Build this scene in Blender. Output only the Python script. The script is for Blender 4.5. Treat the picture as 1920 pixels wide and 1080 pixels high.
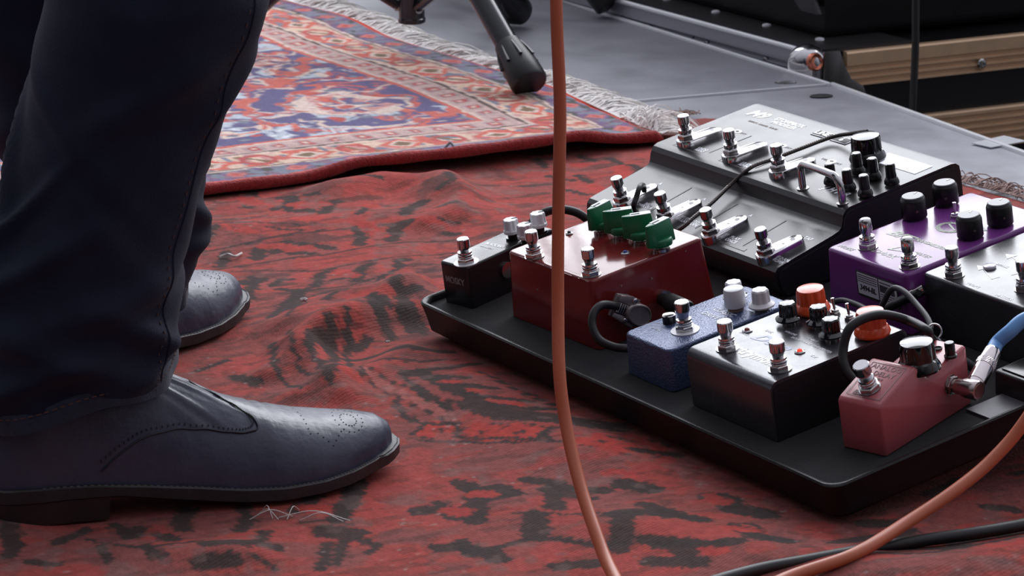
import bpy, bmesh, math, random
import numpy as np
from mathutils import Matrix, Vector
random.seed(7); rng = np.random.default_rng(7)
PI = math.pi
S = bpy.context.scene
C = S.collection
for o in list(bpy.data.objects): bpy.data.objects.remove(o)

# ------------------------------------------------------------------ camera
PITCH, ROLL, FPX, CAMH = math.radians(16.0), math.radians(0.4), 6000.0, 0.758
fwd = np.array([0, math.cos(PITCH), -math.sin(PITCH)]); rgt = np.array([1., 0, 0]); dwn = np.cross(fwd, rgt)
cr, sr = math.cos(ROLL), math.sin(ROLL)
rgt, dwn = cr * rgt + sr * dwn, -sr * rgt + cr * dwn
CAM = np.array([0, 0, CAMH])
cam_d = bpy.data.cameras.new('camera'); cam = bpy.data.objects.new('camera', cam_d); C.objects.link(cam)
cam_d.sensor_width = 36; cam_d.lens = FPX / 1920 * 36
m = Matrix.Identity(4)
for i in range(3): m[i][0] = rgt[i]; m[i][1] = -dwn[i]; m[i][2] = -fwd[i]; m[i][3] = CAM[i]
cam.matrix_world = m
cam_d.clip_start = .05; cam_d.clip_end = 60
cam_d.dof.use_dof = True; cam_d.dof.focus_distance = 2.42; cam_d.dof.aperture_fstop = 30
S.camera = cam

def ray(px, py): return rgt * (px - 960) / FPX + dwn * (py - 540) / FPX + fwd
def gr(px, py, z=0.):                       # point of the horizontal plane z under a pixel of the 1920x1080 frame
    d = ray(px, py); return Vector(CAM + d * (z - CAMH) / d[2])
def at(px, py, Y):                          # point at depth Y
    d = ray(px, py); return Vector(CAM + d * Y / d[1])

# ------------------------------------------------------------------ light
W = bpy.data.worlds.new('world'); S.world = W; W.use_nodes = True
wn = W.node_tree; wn.nodes.clear()
wo = wn.nodes.new('ShaderNodeOutputWorld'); bg = wn.nodes.new('ShaderNodeBackground')
tc = wn.nodes.new('ShaderNodeTexCoord'); rp = wn.nodes.new('ShaderNodeValToRGB')
dt = wn.nodes.new('ShaderNodeVectorMath'); dt.operation = 'DOT_PRODUCT'; dt.inputs[1].default_value = (.18, .66, .73)   # brightest high beyond the stage
wn.links.new(tc.outputs['Generated'], dt.inputs[0])
mr = wn.nodes.new('ShaderNodeMapRange'); mr.inputs[1].default_value = -1; mr.inputs[2].default_value = 1
wn.links.new(dt.outputs['Value'], mr.inputs[0]); wn.links.new(mr.outputs[0], rp.inputs[0])
rp.color_ramp.elements[0].position = .3; rp.color_ramp.elements[0].color = (.022, .022, .026, 1)   # the covered side of the stage
rp.color_ramp.elements[1].position = .95; rp.color_ramp.elements[1].color = (.86, .88, 1.0, 1)  # the open overcast side
wn.links.new(rp.outputs[0], bg.inputs[0]); wn.links.new(bg.outputs[0], wo.inputs[0])
bg.inputs[1].default_value = 0.95

def area(name, loc, target, sx_, sy_, power, col):
    l = bpy.data.lights.new(name, 'AREA'); l.shape = 'RECTANGLE'; l.size = sx_; l.size_y = sy_; l.energy = power; l.color = col
    o = bpy.data.objects.new(name, l); C.objects.link(o); o.location = loc
    o.rotation_euler = (Vector(target) - Vector(loc)).to_track_quat('-Z', 'Y').to_euler(); return o
area('daylight_from_behind', (0.75, 6.1, 2.6), (0.1, 2.7, 0), 5.0, 2.6, 235, (.93, .95, 1.0))
S.view_settings.view_transform = 'Standard'; S.view_settings.look = 'None'; S.view_settings.gamma = 1
S.view_settings.use_curve_mapping = False; S.view_settings.exposure = 0.0

# ------------------------------------------------------------------ materials
def lin(c):
    c = np.array(c, float) / 255; return tuple(np.where(c <= .04045, c / 12.92, ((c + .055) / 1.055) ** 2.4)) + (1.,)
MT = {}
def mat(name, col, rough=.5, metal=0., coat=0., bump=None, vary=0., vscale=30., spec=.5, attr=None, sheen=0., dist=.001, emit=None, trans=0., rvar=0.):
    if name in MT: return MT[name]
    m = bpy.data.materials.new(name); m.use_nodes = True; n = m.node_tree; b = n.nodes['Principled BSDF']
    b.inputs['Roughness'].default_value = rough; b.inputs['Metallic'].default_value = metal
    b.inputs['Coat Weight'].default_value = coat; b.inputs['Coat Roughness'].default_value = .08
    b.inputs['Specular IOR Level'].default_value = spec
    b.inputs['Sheen Weight'].default_value = sheen; b.inputs['Sheen Roughness'].default_value = .6
    b.inputs['Transmission Weight'].default_value = trans
    tc = n.nodes.new('ShaderNodeTexCoord'); src = None
    if attr:
        a = n.nodes.new('ShaderNodeVertexColor'); a.layer_name = attr; src = a.outputs[0]
    if vary or rvar:
        t = n.nodes.new('ShaderNodeTexNoise'); t.inputs['Scale'].default_value = vscale; t.inputs['Detail'].default_value = 6; t.inputs['Roughness'].default_value = .65
        n.links.new(tc.outputs['Object'], t.inputs['Vector'])
    if vary:
        r = n.nodes.new('ShaderNodeMapRange'); r.inputs[1].default_value = .25; r.inputs[2].default_value = .75; r.inputs[3].default_value = 1 - vary; r.inputs[4].default_value = 1 + vary
        n.links.new(t.outputs[0], r.inputs[0])
        x = n.nodes.new('ShaderNodeMix'); x.data_type = 'RGBA'; x.blend_type = 'MULTIPLY'; x.inputs[0].default_value = 1
        if src: n.links.new(src, x.inputs[6])
        else: x.inputs[6].default_value = lin(col)
        n.links.new(r.outputs[0], x.inputs[7]); src = x.outputs[2]
    if rvar:
        r2 = n.nodes.new('ShaderNodeMapRange'); r2.inputs[1].default_value = .3; r2.inputs[2].default_value = .7; r2.inputs[3].default_value = max(0, rough - rvar); r2.inputs[4].default_value = rough + rvar
        n.links.new(t.outputs[0], r2.inputs[0]); n.links.new(r2.outputs[0], b.inputs['Roughness'])
    if src: n.links.new(src, b.inputs['Base Color'])
    else: b.inputs['Base Color'].default_value = lin(col)
    if bump:
        t2 = n.nodes.new('ShaderNodeTexNoise'); t2.inputs['Scale'].default_value = bump[0]; t2.inputs['Detail'].default_value = 4
        n.links.new(tc.outputs['Object'], t2.inputs['Vector'])
        bp = n.nodes.new('ShaderNodeBump'); bp.inputs['Strength'].default_value = bump[1]; bp.inputs['Distance'].default_value = dist
        n.links.new(t2.outputs[0], bp.inputs['Height']); n.links.new(bp.outputs[0], b.inputs['Normal'])
    if emit:
        b.inputs['Emission Color'].default_value = lin(emit[0]); b.inputs['Emission Strength'].default_value = emit[1]
    MT[name] = m; return m

chrome = mat('chrome', (205, 203, 205), .13, 1., vary=.06)
steel = mat('brushed_steel', (165, 163, 163), .28, 1., vary=.12, bump=(300, .1))
nickel = mat('nickel', (190, 186, 184), .2, 1.)
black_pl = mat('black_plastic', (20, 20, 22), .22)
black_matte = mat('black_rubber', (22, 22, 24), .55)
black_paint = mat('black_powder_coat', (30, 30, 32), .36, bump=(900, .04), rvar=.08, vscale=20)
white_pl = mat('white_plastic', (226, 226, 230), .35)
white_ink = mat('white_ink', (228, 228, 236), .3, spec=1.0)
grey_ink = mat('grey_ink', (130, 122, 124), .5)
dark_ink = mat('dark_ink', (28, 28, 30), .6)

# ------------------------------------------------------------------ geometry helpers
class G:
    def __init__(s): s.v = []; s.f = []; s.M = None
    def add(s, vs, fs):
        b = len(s.v)
        for p in vs:
            p = Vector(p); s.v.append(tuple(s.M @ p) if s.M else tuple(p))
        s.f += [tuple(i + b for i in f) for f in fs]; return s
    def box(s, x0, x1, y0, y1, z0, z1):
        return s.add([(x, y, z) for z in (z0, z1) for y in (y0, y1) for x in (x0, x1)],
                     [(0, 2, 3, 1), (4, 5, 7, 6), (0, 1, 5, 4), (2, 6, 7, 3), (0, 4, 6, 2), (1, 3, 7, 5)])
    def rings(s, R, cap0=True, cap1=True, closed=True):
        n = len(R[0]); vs = [p for r in R for p in r]; fs = []
        for k in range(len(R) - 1):
            for i in range(n if closed else n - 1):
                j = (i + 1) % n; fs.append((k * n + i, k * n + j, (k + 1) * n + j, (k + 1) * n + i))
        if cap0: fs.append(tuple(range(n - 1, -1, -1)))
        if cap1: fs.append(tuple((len(R) - 1) * n + i for i in range(n)))
        return s.add(vs, fs)
    def lathe(s, prof, n=24, c=(0, 0, 0), flute=None, ph=0., sy=1.):     # prof (r, z); flute=(count, depth, z0, z1)
        R = []
        for r, z in prof:
            ring = []
            for i in range(n):
                a = 2 * PI * i / n + ph; q = r
                if flute and flute[2] <= z <= flute[3]: q = r * (1 - flute[1] * (.5 + .5 * math.cos(flute[0] * a)) ** 1.5)
                ring.append((c[0] + q * math.cos(a), c[1] + q * math.sin(a) * sy, c[2] + z))
            R.append(ring)
        return s.rings(R)
    def tube(s, pts, r, n=10, caps=True):
        pts = [Vector(p) for p in pts]; N = len(pts); R = []
        rr = r if callable(r) else (lambda t: r)
        up = None
        for i, p in enumerate(pts):
            t = (pts[min(i + 1, N - 1)] - pts[max(i - 1, 0)]).normalized()
            if up is None:
                up = t.orthogonal().normalized()
            up = (up - t * up.dot(t)).normalized(); sd = t.cross(up); q = rr(i / (N - 1))
            R.append([p + (up * math.cos(2 * PI * k / n) + sd * math.sin(2 * PI * k / n)) * q for k in range(n)])
        return s.rings(R, caps, caps)
    def prism(s, poly, z0, z1):
        return s.rings([[(x, y, z0) for x, y in poly], [(x, y, z1) for x, y in poly]])
    def xprism(s, poly, x0, x1):                                        # poly of (y, z) swept along x
        return s.rings([[(x, y, z) for y, z in poly] for x in (x0, x1)])
    def casting(s, x0, x1, y0, y1, z0, z1, taper=.001, rc=.004, rf=.002, top_dy=None):
        R = []
        def ring(z, off):
            out = []; r = max(rc + min(off, 0) * .6, .0005)
            X0, X1, Y0, Y1 = x0 - off, x1 + off, y0 - off, y1 + off
            for cx, cy, a0 in ((X1 - r, Y1 - r, 0), (X0 + r, Y1 - r, 90), (X0 + r, Y0 + r, 180), (X1 - r, Y0 + r, 270)):
                for k in range(6):
                    a = math.radians(a0 + 18 * k); px, py = cx + r * math.cos(a), cy + r * math.sin(a)
                    zz = z + (top_dy((py - y0) / (y1 - y0)) if top_dy and z > z0 + .001 else 0)
                    out.append((px, py, zz))
            return out
        R.append(ring(z0, taper)); R.append(ring(z0 + .3 * (z1 - z0), taper * .7)); R.append(ring(z1 - rf, 0))
        for k in range(1, 5):
            a = PI / 2 * k / 4; R.append(ring(z1 - rf + rf * math.sin(a), -rf * (1 - math.cos(a))))
        return s.rings(R)
    def build(s, name, mt, parent=None, bevel=0., ang=35, seg=2, loc=None):
        me = bpy.data.meshes.new(name); me.from_pydata(s.v, [], s.f); me.validate()
        bm = bmesh.new(); bm.from_mesh(me); bmesh.ops.recalc_face_normals(bm, faces=bm.faces)
        if bevel:
            es = [e for e in bm.edges if len(e.link_faces) == 2 and e.calc_face_angle(0) > .5]
            bmesh.ops.bevel(bm, geom=es, offset=bevel, segments=seg, affect='EDGES', profile=.5)
        bm.to_mesh(me); bm.free()
        return link(name, me, mt, parent, ang, loc)
def link(name, me, mt, parent=None, ang=35, loc=None):
    if mt: me.materials.clear(); me.materials.append(mt)
    if len(me.polygons):
        me.polygons.foreach_set('use_smooth', [True] * len(me.polygons)); me.set_sharp_from_angle(angle=math.radians(ang))
    o = bpy.data.objects.new(name, me); C.objects.link(o)
    if parent: o.parent = parent
    if loc is not None: o.location = loc
    return o
def tag(o, label=None, cat=None, group=None, kind=None):
    if label: o['label'] = label
    if cat: o['category'] = cat
    if group: o['group'] = group
    if kind: o['kind'] = kind
    return o
def thing(name, M, label=None, cat=None, group=None, kind=None):
    o = bpy.data.objects.new(name, None); C.objects.link(o); o.empty_display_size = .02
    o.matrix_world = M; return tag(o, label, cat, group, kind)
def catmull(pts, k=10):
    P = [Vector(p) for p in pts]; P = [2 * P[0] - P[1]] + P + [2 * P[-1] - P[-2]]; out = []
    for i in range(1, len(P) - 2):
        a, b, c, d = P[i - 1:i + 3]
        for j in range(k):
            t = j / k; out.append(.5 * ((2 * b) + (c - a) * t + (2 * a - 5 * b + 4 * c - d) * t * t + (3 * b - a - 3 * c + d) * t ** 3))
    out.append(P[-2]); return out
def text(s, name, size, loc, mt, parent, rz=0., rx=0., bold=False, sx_=1., slant=0., align='CENTER', ext=.00008):
    cu = bpy.data.curves.new('t', 'FONT'); cu.body = s; cu.size = size; cu.align_x = align; cu.align_y = 'CENTER'
    cu.extrude = ext; cu.shear = slant; cu.resolution_u = 2; cu.offset = size * (.03 if bold else 0.); cu.space_line = .85
    t = bpy.data.objects.new('t', cu); C.objects.link(t)
    dg = bpy.context.evaluated_depsgraph_get(); me = bpy.data.meshes.new_from_object(t.evaluated_get(dg)); bpy.data.objects.remove(t)
    o = link(name, me, mt, parent, 30); o.location = loc; o.rotation_euler = (rx, 0, rz); o.scale = (sx_, 1, 1); return o

# ------------------------------------------------------------------ rug surfaces
def sm(a, b, x): t = np.clip((x - a) / (b - a), 0, 1); return t * t * (3 - 2 * t)
def vnoise(x, y, s, seed=0):                                            # value noise in numpy
    r = np.random.default_rng(seed); T = r.random((256, 256)); x = x / s; y = y / s
    xi = np.floor(x).astype(int); yi = np.floor(y).astype(int); fx = x - xi; fy = y - yi; fx = fx * fx * (3 - 2 * fx); fy = fy * fy * (3 - 2 * fy)
    g = lambda a, b: T[a % 256, b % 256]
    return (g(xi, yi) * (1 - fx) + g(xi + 1, yi) * fx) * (1 - fy) + (g(xi, yi + 1) * (1 - fx) + g(xi + 1, yi + 1) * fx) * fy
def seg_d(x, y, a, b):
    dx, dy = b[0] - a[0], b[1] - a[1]; L = dx * dx + dy * dy + 1e-12
    t = np.clip(((x - a[0]) * dx + (y - a[1]) * dy) / L, 0, 1); return np.hypot(x - a[0] - t * dx, y - a[1] - t * dy)
def ridge(x, y, pts, h, w, w2=None):                                   # a fold of cloth along a polyline of ground points
    d = np.full_like(x, 9.)
    for a, b in zip(pts[:-1], pts[1:]): d = np.minimum(d, seg_d(x, y, a, b))
    return h * np.exp(-(d / w) ** 2)
gp = lambda *p: [tuple(gr(*q)[:2]) for q in p]
def kilim_z(x, y):
    z = ridge(x, y, gp((640, 745), (600, 690), (560, 655), (640, 625), (740, 600)), .011, .020)
    z = z + ridge(x, y, gp((860, 600), (760, 560), (640, 580), (560, 620)), .015, .030)
    z = z + ridge(x, y, gp((500, 700), (600, 640), (700, 590), (790, 545)), .008, .016)
    z = z + ridge(x, y, gp((760, 660), (700, 700), (560, 740)), .007, .018)
    z = z + ridge(x, y, gp((640, 360), (720, 345), (800, 350), (840, 372)), .013, .030)
    z = z + ridge(x, y, gp((845, 345), (870, 380), (850, 410), (800, 425)), .008, .018)
    z = z + ridge(x, y, gp((-60, 985), (60, 985), (240, 1000), (420, 1030)), .012, .030)
    z = z + ridge(x, y, gp((1180, 985), (1300, 1000), (1420, 1040), (1600, 1060)), .007, .035)
    z = z + ridge(x, y, gp((860, 730), (980, 800), (1080, 850)), .005, .035)
    z = z + ridge(x, y, gp((1700, 1100), (1850, 1065), (1990, 1030)), .012, .035)
    z = z + ridge(x, y, gp((380, 430), (620, 415), (900, 400)), .004, .03)
    z = z + (vnoise(x, y, .16, 3) - .5) * .006 + (vnoise(x, y, .06, 4) - .5) * .0035
    return z - .002
def persian_z(x, y):
    z = (vnoise(x, y, .25, 8) - .5) * .006 + (vnoise(x, y, .09, 9) - .5) * .003
    z = z + ridge(x, y, gp((700, 340), (860, 322), (1000, 300), (1080, 290)), .012, .045)
    return z + .011
def grid_mesh(name, P, cols, mt, parent=None, thick=.004):
    ny, nx, _ = P.shape; idx = np.arange(nx * ny).reshape(ny, nx)
    q = np.stack([idx[:-1, :-1], idx[:-1, 1:], idx[1:, 1:], idx[1:, :-1]], -1).reshape(-1, 4)
    me = bpy.data.meshes.new(name); me.vertices.add(nx * ny); me.vertices.foreach_set('co', P.reshape(-1).astype(np.float32))
    me.loops.add(q.size); me.loops.foreach_set('vertex_index', q.reshape(-1).astype(np.int32))
    me.polygons.add(len(q)); me.polygons.foreach_set('loop_start', np.arange(0, q.size, 4, dtype=np.int32))
    me.polygons.foreach_set('loop_total', np.full(len(q), 4, dtype=np.int32))
    me.update(calc_edges=True)
    ca = me.color_attributes.new('pattern', 'FLOAT_COLOR', 'POINT')
    ca.data.foreach_set('color', np.concatenate([cols, np.ones(cols.shape[:2] + (1,))], -1).reshape(-1).astype(np.float32))
    me.polygons.foreach_set('use_smooth', [True] * len(q)); me.materials.append(mt)
    o = bpy.data.objects.new(name, me); C.objects.link(o)
    if parent: o.parent = parent
    return o
L3 = lambda c: np.array(lin(c)[:3])
class Paint:
    def __init__(s, x, y, base): s.x, s.y = x, y; s.c = np.empty(x.shape + (3,)); s.c[:] = base
    def blend(s, mask, col): s.c += (col - s.c) * mask[..., None]
    def stroke(s, pts, w, col, soft=.0015, px=True, a=1.):
        if px: pts = gp(*pts)
        X = [p[0] for p in pts]; Y = [p[1] for p in pts]; mg = w + .01
        sel = (s.x > min(X) - mg) & (s.x < max(X) + mg) & (s.y > min(Y) - mg) & (s.y < max(Y) + mg)
        if not sel.any(): return
        x, y = s.x[sel], s.y[sel]; d = np.full_like(x, 9.)
        if len(pts) == 1: d = np.hypot(x - X[0], y - Y[0])
        for p, q in zip(pts[:-1], pts[1:]): d = np.minimum(d, seg_d(x, y, p, q))
        mk = (1 - sm(w / 2 - soft, w / 2 + soft, d)) * a; s.c[sel] += (col - s.c[sel]) * mk[:, None]
def rug_mat(name, sc1, bumpd, sheen=.35, stripe=None, ang=0., wk=.5):
    m = mat(name, (0, 0, 0), .95, attr='pattern', vary=.22, vscale=sc1, spec=.08, sheen=sheen)
    n = m.node_tree; b = n.nodes['Principled BSDF']; tc = [q for q in n.nodes if q.type == 'TEX_COORD'][0]
    t = n.nodes.new('ShaderNodeTexNoise'); t.inputs['Scale'].default_value = 420; t.inputs['Detail'].default_value = 3
    mp_ = n.nodes.new('ShaderNodeMapping'); mp_.inputs['Rotation'].default_value = (0, 0, ang); mp_.inputs['Scale'].default_value = (1, .45, 1)
    n.links.new(tc.outputs['Object'], mp_.inputs[0]); n.links.new(mp_.outputs[0], t.inputs['Vector'])
    w = n.nodes.new('ShaderNodeTexWave'); w.inputs['Scale'].default_value = stripe or 100; w.inputs['Distortion'].default_value = 2.5; w.inputs['Detail'].default_value = 2
    w.bands_direction = 'Y'; n.links.new(mp_.outputs[0], w.inputs['Vector'])
    ad = n.nodes.new('ShaderNodeMath'); ad.operation = 'ADD'; n.links.new(t.outputs[0], ad.inputs[0])
    ml = n.nodes.new('ShaderNodeMath'); ml.operation = 'MULTIPLY'; ml.inputs[1].default_value = wk; n.links.new(w.outputs[1], ml.inputs[0]); n.links.new(ml.outputs[0], ad.inputs[1])
    bp = n.nodes.new('ShaderNodeBump'); bp.inputs['Strength'].default_value = .8; bp.inputs['Distance'].default_value = bumpd
    n.links.new(ad.outputs[0], bp.inputs['Height']); n.links.new(bp.outputs[0], b.inputs['Normal'])
    return m

# ------------------------------------------------------------------ SETTING: stage deck and the floor behind it
ground = G().box(-6, 6, -1, 9, -.42, -.40).build('floor', mat('floor_dark', (40, 40, 43), .7, vary=.2, vscale=4)); tag(ground, kind='structure')
deck_mat = mat('deck_phenolic', (138, 138, 146), .46, vary=.16, vscale=14, bump=(260, .25), rvar=.09, dist=.0006, spec=.6)
alu = mat('deck_aluminium', (238, 238, 242), .22, .0, vary=.08, spec=1.)
DZ = -.009
pc, pt_, pr_ = gr(1552, 160, DZ), gr(1060, 5, DZ), gr(1920, 292, DZ)
e_l = (pt_ - pc).normalized(); e_r = (pr_ - pc).normalized(); sdir = (gr(1205, 190, DZ) - pc).normalized()
a0 = pc; a1 = pc + e_l * 2.2; b1 = a1 + sdir * 3.2; b0 = pc + sdir * 3.2
c1 = pc + e_r * 3.4; d1 = c1 + sdir * 3.2; gap = .004
deck = thing('stage_platform', Matrix.Identity(4), kind='structure')
def quad_slab(g, p, z0, z1): return g.prism([(q.x, q.y) for q in p], z0, z1)
off = Vector((-sdir.y, sdir.x, 0)).normalized() * -gap
quad_slab(G(), [a0, a1, b1, b0], DZ - .02, DZ).build('deck_panel', deck_mat, deck, bevel=.0015)
e2 = pc - sdir * .003
quad_slab(G(), [e2 + off * 1, c1 + off, d1 + off, b0 + off], DZ - .022, DZ - .001).build('deck_panel', deck_mat, deck, bevel=.0015)
for p, q in ((a0, a1), (e2 + off, c1 + off)):
    dr = (q - p).normalized(); nn = Vector((-dr.y, dr.x, 0)); nn = nn if nn.dot(sdir) < 0 else -nn
    quad_slab(G(), [p, q, q + nn * .006, p + nn * .006], DZ - .06, DZ + .0022).build('edge_strip', alu, deck, bevel=.0006)
    quad_slab(G(), [p - nn * .002, q - nn * .002, q - nn * .03, p - nn * .03], DZ - .30, DZ - .023).build('side_rail', mat('rail_black', (30, 30, 33), .5), deck)
g = G(); p0, p1 = pc + off * .15, pc + sdir * 3.0 + off * .15
quad_slab(g, [p0 + off * .4, p1 + off * .4, p1 + off * 1.0, p0 + off * 1.0], DZ - .015, DZ + .0012); g.build('seam_strip', alu, deck)
for px, py in ((1473, 155), (1540, 180)):
    q = gr(px, py, DZ)
    g = G(); g.M = Matrix.Translation(q) @ Matrix.Rotation(.15, 4, 'Z')
    g.lathe([(.013, -.001), (.013, .0006), (.011, .0009), (.0105, .0002), (.001, .0001)], 20, sy=.62); g.build('slot_hole', steel if px < 1500 else black_matte, deck)
# platform legs reach the floor
for q in (a1 + sdir * .3, d1 - sdir * .3 - e_r * .2, pc + sdir * .25 + e_r * .1, c1 + sdir * .2 - e_r * .3, b0):
    G().box(q.x - .02, q.x + .02, q.y - .02, q.y + .02, -.40, DZ - .022).build('platform_leg', steel, deck)

# ------------------------------------------------------------------ red kilim
K = gr(1318, 214)[:2]; K = np.array(K); ke1 = np.array(gr(1838, 352)[:2]) - K; ke1 /= np.linalg.norm(ke1); ke2 = np.array([-.92, -.39]); ke2 /= np.linalg.norm(ke2)
step = .0026
s_ = np.arange(0, 1.92, step); t_ = np.arange(0, 1.50, step); SS, TT = np.meshgrid(s_, t_)
wob = (vnoise(TT, SS, .09, 5) - .5) * .014 * np.exp(-SS / .05)
X = K[0] + (SS + wob) * ke1[0] + TT * ke2[0]; Y = K[1] + (SS + wob) * ke1[1] + TT * ke2[1]
# weave jitter: quantised like knots, with long soft warps
jx = (vnoise(X, Y, .007, 11) - .5) * .009 + (vnoise(X, Y, .05, 12) - .5) * .014; jy = (vnoise(X, Y, .007, 13) - .5) * .006 + (vnoise(X, Y, .05, 14) - .5) * .014
PX, PY = X + jx * .28, Y + jy * .28
ka, kb = PX * .93 + PY * .36, -PX * .36 + PY * .93
ka, kb = np.round(ka / .0042) * .0042, np.round(kb / .0028) * .0028                # stepped like weaving
PX, PY = ka * .93 - kb * .36 + jx * .12, ka * .36 + kb * .93 + jy * .12
DK, R1, R2, R3 = L3((62, 52, 50)), L3((144, 74, 69)), L3((164, 68, 61)), L3((128, 76, 72))
K_P = Paint(PX, PY, R1)
K_P.blend(sm(.5, .62, vnoise(PX, PY, .05, 21)) * .55, R3); K_P.blend(sm(.62, .7, vnoise(PX, PY, .035, 22)) * .7, R2)
def kp(w, *p, c=DK, a=.95): K_P.stroke(p, w, c, .0016, a=a)
stk = sm(.60, .66, vnoise(ka * .34, kb, .011, 23)) * (.25 + .75 * sm(2.35, 2.6, PY)) * sm(.3, .55, vnoise(PX, PY, .09, 24)); K_P.blend(stk * .6 * sm(2.25, 2.5, PY), DK)
K_P.blend(sm(.62, .68, vnoise(ka * .4, kb, .012, 25)) * .6, R2); K_P.blend(sm(.7, .74, vnoise(ka * .3, kb, .006, 26)) * .35, DK)
# rows of dark motifs laid on the ground (pixel guides of the photograph, projected to the floor)
def view(ox, oy, sc): return lambda w, *p, c=DK, a=.95: K_P.stroke([(ox + q[0] / sc, oy + q[1] / sc) for q in p], w * .8, c, .0012, a=a)
R4, LR_ = L3((172, 64, 57)), L3((160, 92, 86))
m_ = view(360, 280, 3.0)                                                 # field between the rug edge and the board
for w, *p in [(.016, (470, 360), (540, 350), (550, 300)), (.014, (490, 300), (560, 300), (545, 370), (600, 385)), (.014, (640, 375), (740, 400), (790, 330), (820, 330)), (.012, (640, 300), (700, 300)),
    (.004, (100, 460), (350, 455), (600, 470)), (.005, (0, 600), (250, 560), (600, 500), (900, 480), (1200, 460), (1500, 450)), (.005, (0, 700), (350, 650), (700, 610), (980, 570), (1200, 540), (1500, 520)), (.004, (200, 690), (700, 690), (1000, 650), (1300, 610), (1500, 590)),
    (.005, (600, 820), (900, 790), (1050, 740), (1150, 700)), (.020, (1210, 420), (1230, 370), (1290, 340)), (.018, (930, 480), (965, 490), (930, 555)), (.018, (1120, 530), (1150, 480), (1210, 465)), (.016, (70, 560), (110, 490), (160, 470)), (.014, (330, 270), (320, 320), (300, 350)),
    (.014, (160, 660), (190, 620), (200, 590)), (.018, (370, 620), (390, 570), (540, 545)), (.014, (460, 590), (540, 575)), (.014, (610, 550), (690, 560), (780, 575)), (.014, (560, 600), (660, 600)), (.014, (700, 780), (720, 710), (780, 690)), (.014, (920, 760), (940, 690), (1000, 665)),
    (.012, (460, 780), (500, 740), (560, 740)), (.010, (600, 810), (720, 790)), (.014, (430, 1000), (520, 900), (600, 830)), (.012, (320, 850), (340, 780), (400, 740)), (.012, (260, 900), (330, 860)), (.010, (740, 970), (830, 900), (870, 910)), (.007, (640, 860), (560, 960), (520, 1050)),
    (.006, (660, 850), (980, 800), (1150, 690)), (.014, (1000, 960), (1040, 1020), (1100, 960)), (.016, (1150, 860), (1200, 960), (1290, 1040)), (.016, (1230, 920), (1290, 900)), (.010, (1080, 990), (1250, 1000)), (.014, (1200, 640), (1150, 650), (1160, 680)), (.010, (800, 750), (900, 740)),
    (.010, (300, 770), (380, 760)), (.012, (1400, 400), (1480, 390)), (.012, (940, 420), (960, 370), (990, 350)), (.012, (1420, 490), (1480, 490)), (.010, (880, 190), (960, 230), (1060, 240)), (.012, (1380, 310), (1460, 290), (1450, 240)), (.006, (430, 480), (520, 490), (620, 490))]: m_(w, *p)
for p in [(300, 300, 330, 330), (560, 345, 740, 345), (980, 470, 1060, 510), (1000, 340, 1030, 360), (430, 560, 520, 560), (560, 580, 640, 570), (600, 440, 700, 440), (1380, 150, 1440, 150), (1300, 460, 1360, 465), (200, 470, 330, 500), (820, 700, 890, 730), (680, 880, 800, 900), (900, 960, 960, 950)]: m_(.020, p[:2], p[2:], c=R4, a=.75)
f_ = view(560, 560, 2.077)                                               # foreground between the shoe and the board
f_(.013, (200, 250), (350, 240), (480, 230), (600, 215)); f_(.012, (480, 300), (600, 290), (700, 265)); f_(.006, (240, 285), (420, 275), (640, 250))
f_(.034, (450, 320), (560, 390), (680, 450), (800, 490), (950, 500), (1100, 510), (1230, 510))
f_(.010, (440, 330), (520, 400), (620, 435), c=R1); f_(.010, (425, 340), (500, 420), (580, 460))
for p in [((470, 300), (520, 330), (640, 350)), ((540, 350), (640, 385), (760, 385)), ((640, 410), (780, 425), (900, 425)), ((760, 455), (900, 465), (1010, 450))]: f_(.013, *p)
for p in [((560, 365), (620, 372)), ((660, 400), (730, 410)), ((800, 445), (870, 448))]: f_(.010, *p, c=R4)
f_(.012, (250, 320), (400, 390), (540, 470), (600, 500), c=LR_); f_(.0035, (240, 300), (420, 370), (600, 480)); f_(.0035, (230, 335), (390, 410), (560, 495))
for i in range(7): f_(.011, (700 + i * 48, 308 + i * 20), (716 + i * 48, 316 + i * 20)); f_(.006, (724 + i * 48, 322 + i * 20), c=R4)
for cx, cy in ((545, 528), (715, 548), (870, 562), (1180, 590), (1330, 612)):
    f_(.046, (cx, cy), (cx + 8, cy)); f_(.036, (cx - 20, cy), (cx + 20, cy), c=R4)
    for dx_, dy_ in ((-52, -6), (52, 6), (-14, -26), (18, 26)): f_(.015, (cx + dx_, cy + dy_), c=R4)
    f_(.010, (cx, cy - 2), (cx + 6, cy))
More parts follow.
